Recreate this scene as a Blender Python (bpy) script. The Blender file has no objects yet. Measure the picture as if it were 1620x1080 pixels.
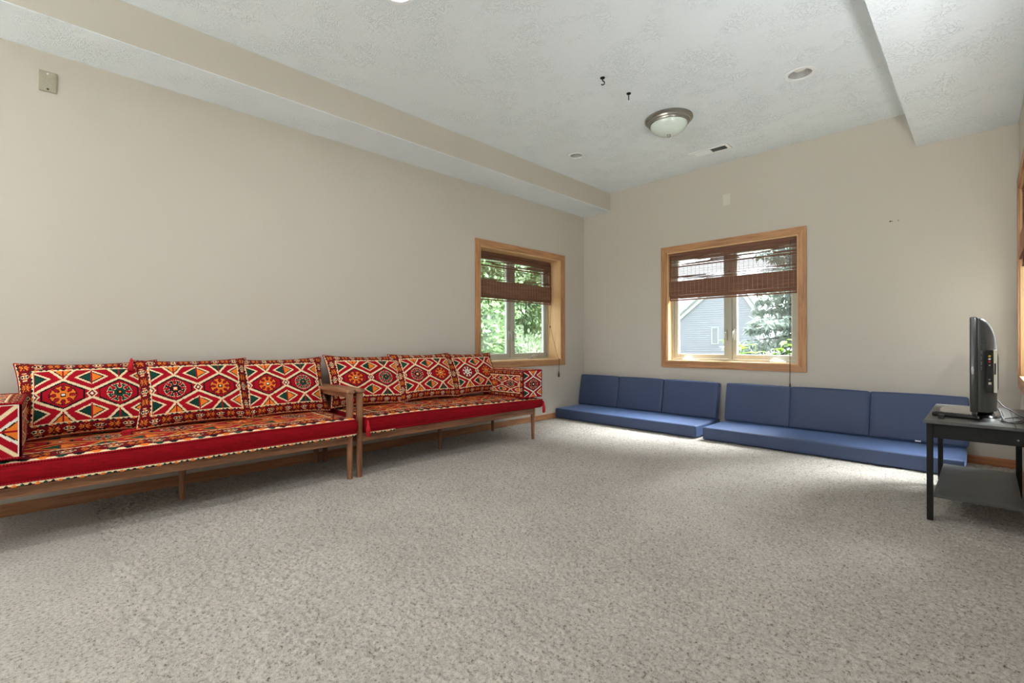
import bpy, bmesh, math, random
import numpy as np
from mathutils import Vector, Matrix
from mathutils.geometry import delaunay_2d_cdt

random.seed(7); RNG = np.random.default_rng(7)
SC = bpy.context.scene
COL = SC.collection
PI = math.pi

# ------------------------------------------------------------------ camera
CAM_POS = (3.652, -4.916, 0.91)
YAW, PITCH, ROLL = math.radians(45.438), math.radians(0.061), math.radians(-0.12)
fw = Vector((-math.sin(YAW) * math.cos(PITCH), math.cos(YAW) * math.cos(PITCH), math.sin(PITCH)))
rt = Vector((math.cos(YAW), math.sin(YAW), 0)); up = rt.cross(fw)
r2 = rt * math.cos(ROLL) + up * math.sin(ROLL); u2 = up * math.cos(ROLL) - rt * math.sin(ROLL)
cd = bpy.data.cameras.new('camera'); cd.sensor_width = 36; cd.lens = 736.743 / 1620 * 36
cd.clip_start = 0.02; cd.clip_end = 300
cam = bpy.data.objects.new('camera', cd); COL.objects.link(cam)
M = Matrix((r2, u2, -fw)).transposed().to_4x4(); M.translation = CAM_POS
cam.matrix_world = M; SC.camera = cam

# ------------------------------------------------------------------ world, exposure
SKY_STRENGTH = 2.2
w = bpy.data.worlds.new('overcast_sky'); SC.world = w; w.use_nodes = True
bg = w.node_tree.nodes['Background']; bg.inputs[0].default_value = (0.92, 0.96, 1.0, 1); bg.inputs[1].default_value = SKY_STRENGTH
SC.view_settings.view_transform = 'Standard'; SC.view_settings.look = 'None'
SC.view_settings.exposure = 0.11; SC.view_settings.gamma = 1; SC.view_settings.use_curve_mapping = False
LAMP_W = 8.5; UPLIGHT_W = 21.5; WALL_FILL_W = 15.0            # watts per lamp; uplights and wall lamp are added fill
LAMP_COL = (0.98, 0.99, 1.0)
SC.cycles.max_bounces = 10; SC.cycles.diffuse_bounces = 7; SC.cycles.transparent_max_bounces = 24

# hazy sun behind thin cloud, shining towards the camera through the end wall window
sl = bpy.data.lights.new('hazy_sun', 'SUN'); sl.energy = 80.0; sl.angle = math.radians(58); sl.color = (0.94, 0.97, 1.0)
so_ = bpy.data.objects.new('hazy_sun', sl); COL.objects.link(so_)
so_.rotation_euler = Vector((-0.36, -0.37, -0.92)).to_track_quat('-Z', 'Y').to_euler()

# ------------------------------------------------------------------ room dimensions (metres)
W, ZC = 3.827, 2.748            # right wall, main ceiling
WS, ZS = 0.401, 2.524           # left soffit width / underside
XB, ZB = 3.271, 2.463           # right dropped ceiling
YF = -8.2                       # wall behind the camera
TH = 0.27                       # wall thickness

# ------------------------------------------------------------------ helpers
def srgb(r, g, b):
    f = lambda c: c / 12.92 if c <= 0.04045 else ((c + 0.055) / 1.055) ** 2.4
    return (f(r / 255), f(g / 255), f(b / 255), 1)

class MB:
    """collects simple shapes into one mesh"""
    def __init__(s): s.v = []; s.f = []
    def add(s, vs, fs):
        o = len(s.v); s.v += [tuple(x) for x in vs]; s.f += [tuple(i + o for i in f) for f in fs]; return s
    def box(s, x0, x1, y0, y1, z0, z1):
        return s.add([(x0, y0, z0), (x1, y0, z0), (x1, y1, z0), (x0, y1, z0), (x0, y0, z1), (x1, y0, z1), (x1, y1, z1), (x0, y1, z1)],
                     [(0, 3, 2, 1), (4, 5, 6, 7), (0, 1, 5, 4), (1, 2, 6, 5), (2, 3, 7, 6), (3, 0, 4, 7)])
    def bbox(s, x0, x1, y0, y1, z0, z1, b=0.004, seg=2):
        bm = bmesh.new(); bmesh.ops.create_cube(bm, size=1)
        for v in bm.verts: v.co = Vector(((x0 + x1) / 2 + v.co.x * (x1 - x0), (y0 + y1) / 2 + v.co.y * (y1 - y0), (z0 + z1) / 2 + v.co.z * (z1 - z0)))
        bmesh.ops.bevel(bm, geom=bm.edges[:], offset=b, segments=seg, affect='EDGES', profile=0.5)
        bm.verts.index_update()
        s.add([v.co[:] for v in bm.verts], [tuple(v.index for v in f.verts) for f in bm.faces]); bm.free(); return s
    def tube(s, pts, rad, n=10, cap=True):
        pts = [Vector(p) for p in pts]; m = len(pts)
        if not hasattr(rad, '__len__'): rad = [rad] * m
        vs = []; prev = None
        for i, p in enumerate(pts):
            t = (pts[min(i + 1, m - 1)] - pts[max(i - 1, 0)]).normalized()
            if prev is None:
                a = Vector((1, 0, 0)) if abs(t.x) < 0.8 else Vector((0, 1, 0)); prev = t.cross(a).normalized()
            nn = (prev - t * prev.dot(t)).normalized(); prev = nn; b = t.cross(nn)
            for k in range(n):
                an = 2 * PI * k / n; vs.append(p + (nn * math.cos(an) + b * math.sin(an)) * rad[i])
        fs = [(i * n + k, i * n + (k + 1) % n, (i + 1) * n + (k + 1) % n, (i + 1) * n + k) for i in range(m - 1) for k in range(n)]
        if cap: fs += [tuple(range(n - 1, -1, -1)), tuple((m - 1) * n + k for k in range(n))]
        return s.add(vs, fs)
    def lathe(s, prof, c=(0, 0, 0), n=32, cap=False):
        vs = []; m = len(prof)
        for r, z in prof:
            for k in range(n):
                a = 2 * PI * k / n; vs.append((c[0] + r * math.cos(a), c[1] + r * math.sin(a), c[2] + z))
        fs = [(i * n + k, i * n + (k + 1) % n, (i + 1) * n + (k + 1) % n, (i + 1) * n + k) for i in range(m - 1) for k in range(n)]
        if cap: fs += [tuple(range(n - 1, -1, -1)), tuple((m - 1) * n + k for k in range(n))]
        return s.add(vs, fs)
    def prism(s, poly, axis, a, b):
        """poly of 2-D points extruded along an axis from a to b"""
        n = len(poly)
        def P(q, t):
            return {'x': (t, q[0], q[1]), 'y': (q[0], t, q[1]), 'z': (q[0], q[1], t)}[axis]
        vs = [P(q, a) for q in poly] + [P(q, b) for q in poly]
        fs = [tuple(range(n - 1, -1, -1)), tuple(range(n, 2 * n))] + [(i, (i + 1) % n, n + (i + 1) % n, n + i) for i in range(n)]
        return s.add(vs, fs)
    def xf(s, mat):
        s.v = [tuple(mat @ Vector(v)) for v in s.v]; return s
    def build(s, name, m, parent=None, smooth=False):
        me = bpy.data.meshes.new(name); me.from_pydata(s.v, [], s.f); me.update()
        bm = bmesh.new(); bm.from_mesh(me); bmesh.ops.recalc_face_normals(bm, faces=bm.faces); bm.to_mesh(me); bm.free()
        return link(name, me, m, parent, smooth)

def link(name, me, m, parent=None, smooth=False):
    o = bpy.data.objects.new(name, me); COL.objects.link(o)
    if m is not None: me.materials.append(m)
    if smooth == 'auto':
        me.polygons.foreach_set('use_smooth', [True] * len(me.polygons)); me.set_sharp_from_angle(angle=math.radians(38))
    elif smooth:
        me.polygons.foreach_set('use_smooth', [True] * len(me.polygons))
    if parent is not None: o.parent = parent
    return o

def tag(o, label=None, cat=None, group=None, kind=None):
    if label: o['label'] = label
    if cat: o['category'] = cat
    if group: o['group'] = group
    if kind: o['kind'] = kind
    return o

def thing(name, label, cat, loc=(0, 0, 0), rz=0, group=None):
    o = bpy.data.objects.new(name, None); COL.objects.link(o); o.empty_display_size = 0.05
    o.location = loc; o.rotation_euler = (0, 0, rz)
    return tag(o, label, cat, group)

def structure(o, label=None):
    o['kind'] = 'structure'
    if label: o['label'] = label
    return o

def fast_mesh(name, V, F):
    """numpy vertices (n,3) and quads (m,4) to a mesh"""
    me = bpy.data.meshes.new(name); n, m = len(V), len(F)
    me.vertices.add(n); me.vertices.foreach_set('co', np.ascontiguousarray(V, dtype=np.float32).ravel())
    me.loops.add(m * 4); me.loops.foreach_set('vertex_index', np.ascontiguousarray(F, dtype=np.int32).ravel())
    me.polygons.add(m); me.polygons.foreach_set('loop_start', np.arange(0, m * 4, 4, dtype=np.int32))
    me.update(calc_edges=True); me.validate(); return me

def grid_faces(nu, nv, off=0):
    i, j = np.meshgrid(np.arange(nu - 1), np.arange(nv - 1), indexing='ij')
    a = i * nv + j
    return np.stack([a, a + nv, a + nv + 1, a + 1], -1).reshape(-1, 4) + off

def face_colours(me, C):
    at = me.color_attributes.new('weave', 'FLOAT_COLOR', 'CORNER')
    c4 = np.ones((len(C), 4), np.float32); c4[:, :3] = C
    at.data.foreach_set('color', np.repeat(c4, 4, axis=0).ravel())

# ------------------------------------------------------------------ materials
def newmat(name):
    m = bpy.data.materials.new(name); m.use_nodes = True; nt = m.node_tree
    return m, nt, nt.nodes['Principled BSDF']
def nd(nt, t, **kw):
    n = nt.nodes.new(t)
    for k, v in kw.items():
        if k.startswith('i_'): n.inputs[k[2:]].default_value = v
        else: setattr(n, k, v)
    return n
def ramp(nt, stops, fac):
    r = nt.nodes.new('ShaderNodeValToRGB'); e = r.color_ramp.elements
    while len(e) < len(stops): e.new(0.5)
    for el, (p, c) in zip(e, stops): el.position = p; el.color = c
    nt.links.new(fac, r.inputs[0]); return r
def coords(nt, scale=(1, 1, 1), kind='Object'):
    tc = nt.nodes.new('ShaderNodeTexCoord'); mp = nt.nodes.new('ShaderNodeMapping'); mp.inputs['Scale'].default_value = scale
    nt.links.new(tc.outputs[kind], mp.inputs[0]); return mp.outputs[0]
def bump(nt, b, h, strength, dist):
    n = nt.nodes.new('ShaderNodeBump'); n.inputs['Strength'].default_value = strength; n.inputs['Distance'].default_value = dist
    nt.links.new(h, n.inputs['Height']); nt.links.new(n.outputs[0], b.inputs['Normal']); return n
def noise(nt, vec, scale, detail=2, rough=0.5):
    n = nt.nodes.new('ShaderNodeTexNoise'); n.inputs['Scale'].default_value = scale; n.inputs['Detail'].default_value = detail
    n.inputs['Roughness'].default_value = rough; nt.links.new(vec, n.inputs['Vector']); return n.outputs['Fac']

def plain(name, col, rough=0.5, metal=0.0, var=0.06, nscale=30, bmp=0.0, bscale=200, bdist=0.001, spec=0.5, coat=0):
    m, nt, b = newmat(name); v = coords(nt)
    n = noise(nt, v, nscale, 3)
    lo = tuple(c * (1 - var) for c in col[:3]) + (1,); hi = tuple(min(1, c * (1 + var)) for c in col[:3]) + (1,)
    r = ramp(nt, [(0.3, lo), (0.7, hi)], n); nt.links.new(r.outputs[0], b.inputs['Base Color'])
    b.inputs['Roughness'].default_value = rough; b.inputs['Metallic'].default_value = metal
    b.inputs['Specular IOR Level'].default_value = spec; b.inputs['Coat Weight'].default_value = coat
    if bmp: bump(nt, b, noise(nt, v, bscale, 2), bmp, bdist)
    return m

def wood(name, dark, mid, light, axis='x', scale=1.0, rough=0.45):
    m, nt, b = newmat(name)
    st = {'x': (1.5, 22, 22), 'y': (22, 1.5, 22), 'z': (22, 22, 1.5)}[axis]
    v = coords(nt, tuple(q * scale for q in st))
    n1 = noise(nt, v, 2.2, 5, 0.6); n2 = noise(nt, v, 11, 2, 0.5)
    mx = nd(nt, 'ShaderNodeMath', operation='MULTIPLY_ADD', i_Value=0.0); nt.links.new(n2, mx.inputs[0]); mx.inputs[1].default_value = 0.35; nt.links.new(n1, mx.inputs[2])
    r = ramp(nt, [(0.42, dark), (0.62, mid), (0.85, light)], mx.outputs[0]); nt.links.new(r.outputs[0], b.inputs['Base Color'])
    b.inputs['Roughness'].default_value = rough; bump(nt, b, n2, 0.15, 0.0006)
    return m

def make_wall_mat():
    m, nt, b = newmat('beige_wall_paint'); v = coords(nt)
    n = noise(nt, v, 0.9, 2); c = srgb(194, 187, 176)
    r = ramp(nt, [(0.3, tuple(x * 0.98 for x in c[:3]) + (1,)), (0.7, c)], n); nt.links.new(r.outputs[0], b.inputs['Base Color'])
    b.inputs['Roughness'].default_value = 0.75; b.inputs['Specular IOR Level'].default_value = 0.25
    bump(nt, b, noise(nt, v, 160, 2), 0.06, 0.001); return m
def make_ceiling_mat():
    m, nt, b = newmat('knockdown_ceiling_plaster'); v = coords(nt)
    # trowelled ridges: crests of a warped noise, in patches
    wn = nd(nt, 'ShaderNodeTexNoise'); wn.inputs['Scale'].default_value = 7; nt.links.new(v, wn.inputs['Vector'])
    wv = nd(nt, 'ShaderNodeVectorMath', operation='MULTIPLY_ADD'); nt.links.new(wn.outputs['Color'], wv.inputs[0]); wv.inputs[1].default_value = (0.09, 0.09, 0.09); nt.links.new(v, wv.inputs[2])
    n1 = noise(nt, wv.outputs[0], 42, 2, 0.5); n2 = noise(nt, v, 4.5, 3)
    ridge = ramp(nt, [(0.47, (0, 0, 0, 1)), (0.515, (1, 1, 1, 1)), (0.56, (0.25, 0.25, 0.25, 1))], n1)
    patch = ramp(nt, [(0.42, (0.12, 0.12, 0.12, 1)), (0.62, (1, 1, 1, 1))], n2)
    mu = nd(nt, 'ShaderNodeMath', operation='MULTIPLY'); nt.links.new(ridge.outputs[0], mu.inputs[0]); nt.links.new(patch.outputs[0], mu.inputs[1])
    b.inputs['Base Color'].default_value = srgb(230, 237, 241); b.inputs['Roughness'].default_value = 0.9; b.inputs['Specular IOR Level'].default_value = 0.1
    bump(nt, b, mu.outputs[0], 0.75, 0.0048); return m
def make_carpet_mat():
    m, nt, b = newmat('greige_carpet_yarn'); v = coords(nt)
    n1 = noise(nt, v, 95, 2, 0.6); n2 = noise(nt, v, 2.5, 3); n3 = noise(nt, v, 330, 1)
    mx = nd(nt, 'ShaderNodeMath', operation='MULTIPLY_ADD'); nt.links.new(n3, mx.inputs[0]); mx.inputs[1].default_value = 0.5; nt.links.new(n1, mx.inputs[2])
    r = ramp(nt, [(0.50, srgb(100, 93, 81)), (0.64, srgb(163, 156, 147)), (0.92, srgb(190, 184, 175))], mx.outputs[0])
    r2_ = ramp(nt, [(0.35, (0.90, 0.90, 0.90, 1)), (0.65, (1, 1, 1, 1))], n2)
    mm = nd(nt, 'ShaderNodeMix', data_type='RGBA', blend_type='MULTIPLY'); mm.inputs[0].default_value = 1
    nt.links.new(r.outputs[0], mm.inputs[6]); nt.links.new(r2_.outputs[0], mm.inputs[7]); nt.links.new(mm.outputs[2], b.inputs['Base Color'])
    b.inputs['Roughness'].default_value = 1; b.inputs['Specular IOR Level'].default_value = 0.05
    b.inputs['Sheen Weight'].default_value = 0.1
    bump(nt, b, n3, 0.5, 0.004); return m
def make_weave_mat():
    m, nt, b = newmat('kilim_weave'); a = nd(nt, 'ShaderNodeAttribute', attribute_name='weave'); v = coords(nt)
    n = noise(nt, v, 260, 2); r = ramp(nt, [(0.3, (0.8, 0.8, 0.8, 1)), (0.7, (1.08, 1.08, 1.08, 1))], n)
    mm = nd(nt, 'ShaderNodeMix', data_type='RGBA', blend_type='MULTIPLY'); mm.inputs[0].default_value = 1
    nt.links.new(a.outputs['Color'], mm.inputs[6]); nt.links.new(r.outputs[0], mm.inputs[7]); nt.links.new(mm.outputs[2], b.inputs['Base Color'])
    b.inputs['Roughness'].default_value = 0.9; b.inputs['Specular IOR Level'].default_value = 0.15
    bump(nt, b, n, 0.35, 0.002); return m
def make_red_cloth():
    m, nt, b = newmat('red_slub_cloth'); v = coords(nt, (300, 14, 160))
    n = noise(nt, v, 1.2, 3, 0.6)
    r = ramp(nt, [(0.3, srgb(114, 3, 14)), (0.7, srgb(150, 6, 22))], n); nt.links.new(r.outputs[0], b.inputs['Base Color'])
    b.inputs['Roughness'].default_value = 0.85; b.inputs['Specular IOR Level'].default_value = 0.15; bump(nt, b, n, 0.3, 0.001); return m
def make_blue_cloth():
    m, nt, b = newmat('navy_canvas'); v = coords(nt)
    n = noise(nt, v, 420, 2); r = ramp(nt, [(0.3, srgb(56, 68, 98)), (0.7, srgb(68, 82, 114))], n)
    nt.links.new(r.outputs[0], b.inputs['Base Color']); b.inputs['Roughness'].default_value = 0.5; b.inputs['Specular IOR Level'].default_value = 0.35
    b.inputs['Sheen Weight'].default_value = 1.0; b.inputs['Sheen Roughness'].default_value = 0.32; b.inputs['Sheen Tint'].default_value = srgb(150, 184, 245)
    bump(nt, b, n, 0.2, 0.001); return m
def make_glass():
    m, nt, b = newmat('window_glass'); nt.nodes.remove(b); out = nt.nodes['Material Output']
    t = nd(nt, 'ShaderNodeBsdfTransparent'); t.inputs[0].default_value = (0.97, 0.985, 0.98, 1)
    g = nd(nt, 'ShaderNodeBsdfGlossy'); g.inputs['Roughness'].default_value = 0.02
    mx = nd(nt, 'ShaderNodeMixShader'); mx.inputs[0].default_value = 0.05
    nt.links.new(t.outputs[0], mx.inputs[1]); nt.links.new(g.outputs[0], mx.inputs[2]); nt.links.new(mx.outputs[0], out.inputs[0]); return m
def leafy(name, c0, c1, trans=0.35, scale=6):
    m, nt, b = newmat(name); out = nt.nodes['Material Output']; v = coords(nt)
    r = ramp(nt, [(0.3, c0), (0.7, c1)], noise(nt, v, scale, 3)); nt.links.new(r.outputs[0], b.inputs['Base Color']); b.inputs['Roughness'].default_value = 0.6
    tr = nd(nt, 'ShaderNodeBsdfTranslucent'); nt.links.new(r.outputs[0], tr.inputs[0]); mx = nd(nt, 'ShaderNodeMixShader'); mx.inputs[0].default_value = trans
    nt.links.new(b.outputs[0], mx.inputs[1]); nt.links.new(tr.outputs[0], mx.inputs[2]); nt.links.new(mx.outputs[0], out.inputs[0]); return m
def emitter(name, col, s):
    m, nt, b = newmat(name); b.inputs['Emission Color'].default_value = col; b.inputs['Emission Strength'].default_value = s; return m

MAT = dict(
    wall=make_wall_mat(), ceil=make_ceiling_mat(), carpet=make_carpet_mat(), weave=make_weave_mat(), red=make_red_cloth(), blue=make_blue_cloth(), glass=make_glass(),
    subfloor=plain('subfloor', srgb(120, 110, 100), 0.9),
    oak_x=wood('oak_trim_grain_x', srgb(134, 90, 58), srgb(170, 120, 80), srgb(190, 142, 98), 'x'),
    oak_y=wood('oak_trim_grain_y', srgb(134, 90, 58), srgb(170, 120, 80), srgb(190, 142, 98), 'y'),
    oak_z=wood('oak_trim_grain_z', srgb(134, 90, 58), srgb(170, 120, 80), srgb(190, 142, 98), 'z'),
    jamb_x=wood('pale_jamb_grain_x', srgb(190, 148, 100), srgb(206, 166, 118), srgb(218, 182, 136), 'x', 0.5),
    jamb_z=wood('pale_jamb_grain_z', srgb(190, 148, 100), srgb(206, 166, 118), srgb(218, 182, 136), 'z', 0.5),
    base_x=wood('baseboard_grain_x', srgb(128, 74, 42), srgb(160, 98, 60), srgb(180, 118, 76), 'x'),
    base_y=wood('baseboard_grain_y', srgb(128, 84, 54), srgb(160, 110, 74), srgb(180, 130, 90), 'y'),
    walnut_x=wood('walnut_grain_x', srgb(88, 54, 34), srgb(128, 84, 56), srgb(164, 114, 78), 'x'),
    walnut_y=wood('walnut_grain_y', srgb(88, 54, 34), srgb(128, 84, 56), srgb(164, 114, 78), 'y'),
    walnut_z=wood('walnut_grain_z', srgb(88, 54, 34), srgb(128, 84, 56), srgb(164, 114, 78), 'z'),
    vinyl=plain('taupe_window_vinyl', srgb(172, 170, 156), 0.4, var=0.02),
    white=plain('white_enamel', srgb(234, 237, 238), 0.4, var=0.02),
    baffle=plain('grey_white_baffle', srgb(184, 182, 182), 0.5, var=0.03),
    plate=plain('painted_cover_plate', srgb(206, 200, 188), 0.5, var=0.02),
    steel=plain('brushed_steel', srgb(176, 170, 150), 0.42, 0.75, var=0.05, nscale=90),
    nickel=plain('brushed_nickel', srgb(150, 146, 138), 0.32, 0.9, var=0.05),
    frost=plain('frosted_glass', srgb(214, 226, 218), 0.25, var=0.04, nscale=8, coat=0.3),
    black_metal=plain('black_metal', srgb(22, 22, 22), 0.45, 0.6),
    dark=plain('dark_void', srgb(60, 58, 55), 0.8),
    tv=plain('black_tv_plastic', srgb(36, 37, 37), 0.28, var=0.04, coat=0.5),
    tvshell=plain('dark_grey_tv_shell', srgb(62, 63, 62), 0.3, var=0.03, coat=0.4),
    tvback=plain('silver_grey_tv_shell', srgb(128, 130, 126), 0.35, var=0.03),
    tvpale=plain('pale_sticker', srgb(214, 208, 190), 0.6, var=0.03),
    screen=plain('black_screen_glass', srgb(12, 12, 14), 0.08, var=0.02),
    gloss=plain('glossy_black_base', srgb(38, 38, 38), 0.12, var=0.03, coat=0.6),
    table=plain('charcoal_table_laminate', srgb(72, 72, 70), 0.38, var=0.12, nscale=9),
    tablebody=plain('black_table_laminate', srgb(27, 27, 25), 0.6, spec=0.25, var=0.1, nscale=20),
    rubber=plain('black_rubber', srgb(20, 20, 21), 0.5),
    yellow=plain('yellow_jack', srgb(214, 168, 40), 0.4), redjack=plain('red_jack', srgb(190, 40, 40), 0.4), whitejack=plain('white_jack', srgb(230, 226, 220), 0.4),
    bulb_off=plain('unlit_bulb_glass', srgb(236, 234, 228), 0.25, var=0.02),
    lamp_on=emitter('lit_lamp_lens', (1, 0.97, 0.92, 1), 6.0),
    tassel=plain('red_tassel_yarn', srgb(186, 10, 28), 0.8, var=0.25, nscale=300, bmp=0.5, bscale=500),
    blindcord=plain('brown_cord', srgb(84, 62, 44), 0.8), thread=plain('tan_warp_thread', srgb(170, 130, 104), 0.8), bead=plain('dark_wood_bead', srgb(70, 42, 26), 0.4),
    siding=plain('white_lap_siding', srgb(184, 186, 202), 0.6, var=0.02), roof=plain('grey_shingle', srgb(168, 170, 176), 0.9, var=0.15, nscale=8),
    hwin=plain('house_window_glass', srgb(176, 180, 194), 0.2),
    concrete=plain('pale_concrete', srgb(206, 202, 194), 0.9, var=0.05, nscale=2),
    lawn=plain('grass_lawn', srgb(46, 56, 38), 0.9, var=0.25, nscale=3), bark=plain('bark', srgb(52, 47, 42), 0.9, var=0.25, nscale=14),
    fir=leafy('fir_needles', srgb(130, 146, 138), srgb(174, 186, 178)), bush=leafy('bush_leaves', srgb(84, 110, 74), srgb(140, 164, 118), 0.4, 2),
    bushb=leafy('grey_green_leaves', srgb(86, 106, 82), srgb(136, 150, 122), 0.4, 2), lime=leafy('lime_leaves', srgb(60, 92, 24), srgb(96, 124, 44), 0.5, 4),
)
def make_reed_mat():
    m, nt, b = newmat('brown_woven_reed'); out = nt.nodes['Material Output']; v = coords(nt, (3, 3, 160))
    r = ramp(nt, [(0.3, srgb(104, 66, 48)), (0.55, srgb(132, 90, 68)), (0.8, srgb(160, 114, 86))], noise(nt, v, 1.5, 3)); nt.links.new(r.outputs[0], b.inputs['Base Color'])
    b.inputs['Roughness'].default_value = 0.6
    tr = nd(nt, 'ShaderNodeBsdfTranslucent'); nt.links.new(r.outputs[0], tr.inputs[0]); mx = nd(nt, 'ShaderNodeMixShader'); mx.inputs[0].default_value = 0.22
    nt.links.new(b.outputs[0], mx.inputs[1]); nt.links.new(tr.outputs[0], mx.inputs[2]); nt.links.new(mx.outputs[0], out.inputs[0]); return m
MAT['reed'] = make_reed_mat()

# ------------------------------------------------------------------ room shell
# window openings (inner clear): back wall x, left wall y, right wall y
BWX, BWZ = (1.147, 2.443), (0.692, 1.902)
LWY, LWZ = (-1.783, -0.478), (0.695, 1.907)
RWY, RWZ = (-1.50, -0.21), (0.66, 1.955)
ZT = ZC + 0.12
PD = (0.25, 3.57, 2.3)   # unseen glazed opening added behind the camera for soft fill
def wall_x(name, x0, x1, openings):     # a wall running along y, thickness x0..x1
    b = MB(); ys = YF - TH; 
    for (a, c, z0, z1) in openings:
        b.box(x0, x1, ys, a, -0.05, ZT); b.box(x0, x1, a, c, -0.05, z0); b.box(x0, x1, a, c, z1, ZT); ys = c
    b.box(x0, x1, ys, TH, -0.05, ZT)
    return structure(b.build(name, MAT['wall']))
structure(wall_x('wall_left', -TH, 0, [(*LWY, *LWZ)]), 'long beige wall behind the two kilim sofas')
structure(wall_x('wall_right', W, W + TH, [(*RWY, *RWZ)]), 'beige wall at the picture edge beside the television')
b = MB(); b.box(0, BWX[0], 0, TH, -0.05, ZT); b.box(BWX[1], W, 0, TH, -0.05, ZT); b.box(*BWX, 0, TH, -0.05, BWZ[0]); b.box(*BWX, 0, TH, BWZ[1], ZT)
structure(b.build('wall_back', MAT['wall']), 'beige end wall above the blue floor cushions')
b = MB(); b.box(0, PD[0], YF - TH, YF, -0.05, ZT); b.box(PD[1], W, YF - TH, YF, -0.05, ZT); b.box(PD[0], PD[1], YF - TH, YF, PD[2], ZT)
structure(b.build('wall_front', MAT['wall']), 'beige wall behind the camera with an opening added for daylight fill')
structure(MB().box(0, W, YF, 0, -0.06, -0.03).build('floor', MAT['subfloor']), 'floor slab under the carpet')

CANS = [(0.827, -1.235, 0.062, 0), (2.764, -1.256, 0.075, 0), (1.50, -3.63, 0.075, 1), (2.75, -3.63, 0.075, 1), (1.50, -5.7, 0.075, 1), (2.75, -5.7, 0.075, 1), (1.50, -7.3, 0.075, 1), (2.75, -7.3, 0.075, 1)]  # lit cans after the first lit one are unseen, added for fill
def ceiling_plate():
    pts = [(WS, YF), (XB, YF), (XB, 0), (WS, 0)]; edges = [(0, 1), (1, 2), (2, 3), (3, 0)]
    for (x, y, r, l) in CANS:
        o = len(pts); n = 32
        pts += [(x + r * math.cos(2 * PI * k / n), y + r * math.sin(2 * PI * k / n)) for k in range(n)]; edges += [(o + k, o + (k + 1) % n) for k in range(n)]
    v, e, f, *_ = delaunay_2d_cdt([Vector(p) for p in pts], edges, [], 1, 1e-5)
    keep = []
    for t in f:
        c = sum((v[i] for i in t), Vector((0, 0))) / len(t)
        if all((c - Vector(q[:2])).length > q[2] * 0.98 for q in CANS): keep.append(tuple(t))
    b = MB(); b.add([(p.x, p.y, ZC) for p in v], keep); return b
structure(ceiling_plate().build('ceiling', MAT['ceil']), 'white knockdown-textured ceiling')
structure(MB().box(-TH, W + TH, YF - TH, TH, ZT + 0.1, ZT + 0.2).build('roof_slab', MAT['subfloor']), 'floor structure above the ceiling')
so = structure(MB().box(0, WS, YF, 0, ZS + 0.004, ZT).build('soffit', MAT['wall']), 'beige boxed soffit running along the long wall')
MB().box(0.0, WS, YF, 0, ZS, ZS + 0.004).build('soffit_underside', MAT['ceil'], so)
structure(MB().box(XB, W, YF, 0, ZB, ZT).build('dropped_ceiling', MAT['ceil']), 'white textured dropped ceiling at the right wall')
BH = 0.056
def baseboard(name, axis, m, **k):
    if axis == 'x': prof = [(0, -0.02), (0, BH), (-0.006, BH), (-0.012, BH - 0.008), (-0.013, -0.02)]; b = MB().prism(prof, 'x', k['a'], k['b'])
    else:
        s = k['s']; x = k['x']; prof = [(x, -0.02), (x, BH), (x + s * 0.006, BH), (x + s * 0.012, BH - 0.008), (x + s * 0.013, -0.02)]
        b = MB(); b.prism([(p[0], p[1]) for p in prof], 'y', k['a'], k['b'])
    return structure(b.build(name, m))
baseboard('baseboard_back', 'x', MAT['base_x'], a=0.0, b=W)
baseboard('baseboard_left', 'y', MAT['base_y'], x=0, s=1, a=YF, b=-0.013)
baseboard('baseboard_right', 'y', MAT['base_y'], x=W, s=-1, a=YF, b=-0.013)

# carpet: dense pile relief
def make_carpet():
    x = np.arange(0.0, W + 0.004, 0.0075); y = np.arange(-4.75, 0.004, 0.0075)
    X, Y = np.meshgrid(x, y, indexing='ij'); n = X.shape
    h = RNG.random(n); k = lambda a: (a + np.roll(a, 1, 0) + np.roll(a, 1, 1) + np.roll(np.roll(a, 1, 0), 1, 1)) / 4
    h2 = k(k(RNG.random(n))); h2 = (h2 - h2.min()) / (h2.max() - h2.min())
    pit = (RNG.random(n) < 0.05) * 0.006
    Z = -0.011 + 0.006 * h + 0.012 * (h2 - 0.5) - pit; Z = np.clip(Z, -0.024, 0.002)
    V = np.stack([X + (RNG.random(n) - 0.5) * 0.005, Y + (RNG.random(n) - 0.5) * 0.005, Z], -1)
    V[0, :, 0] = 0; V[-1, :, 0] = W; V[:, -1, 1] = 0
    F = grid_faces(*n)
    # coarse remainder behind the camera
    x2 = np.linspace(0, W, 60); y2 = np.arange(YF, -4.70, 0.06); X2, Y2 = np.meshgrid(x2, y2, indexing='ij')
    V2 = np.stack([X2, Y2, np.full_like(X2, -0.012)], -1)
    F2 = grid_faces(*X2.shape, off=X.size)
    me = fast_mesh('carpet_pile', np.concatenate([V.reshape(-1, 3), V2.reshape(-1, 3)]), np.concatenate([F, F2]))
    o = link('carpet_pile', me, MAT['carpet'], None, True)
    return tag(o, 'greige plush wall-to-wall carpet covering the whole floor', 'carpet', kind='stuff')
make_carpet()

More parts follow.
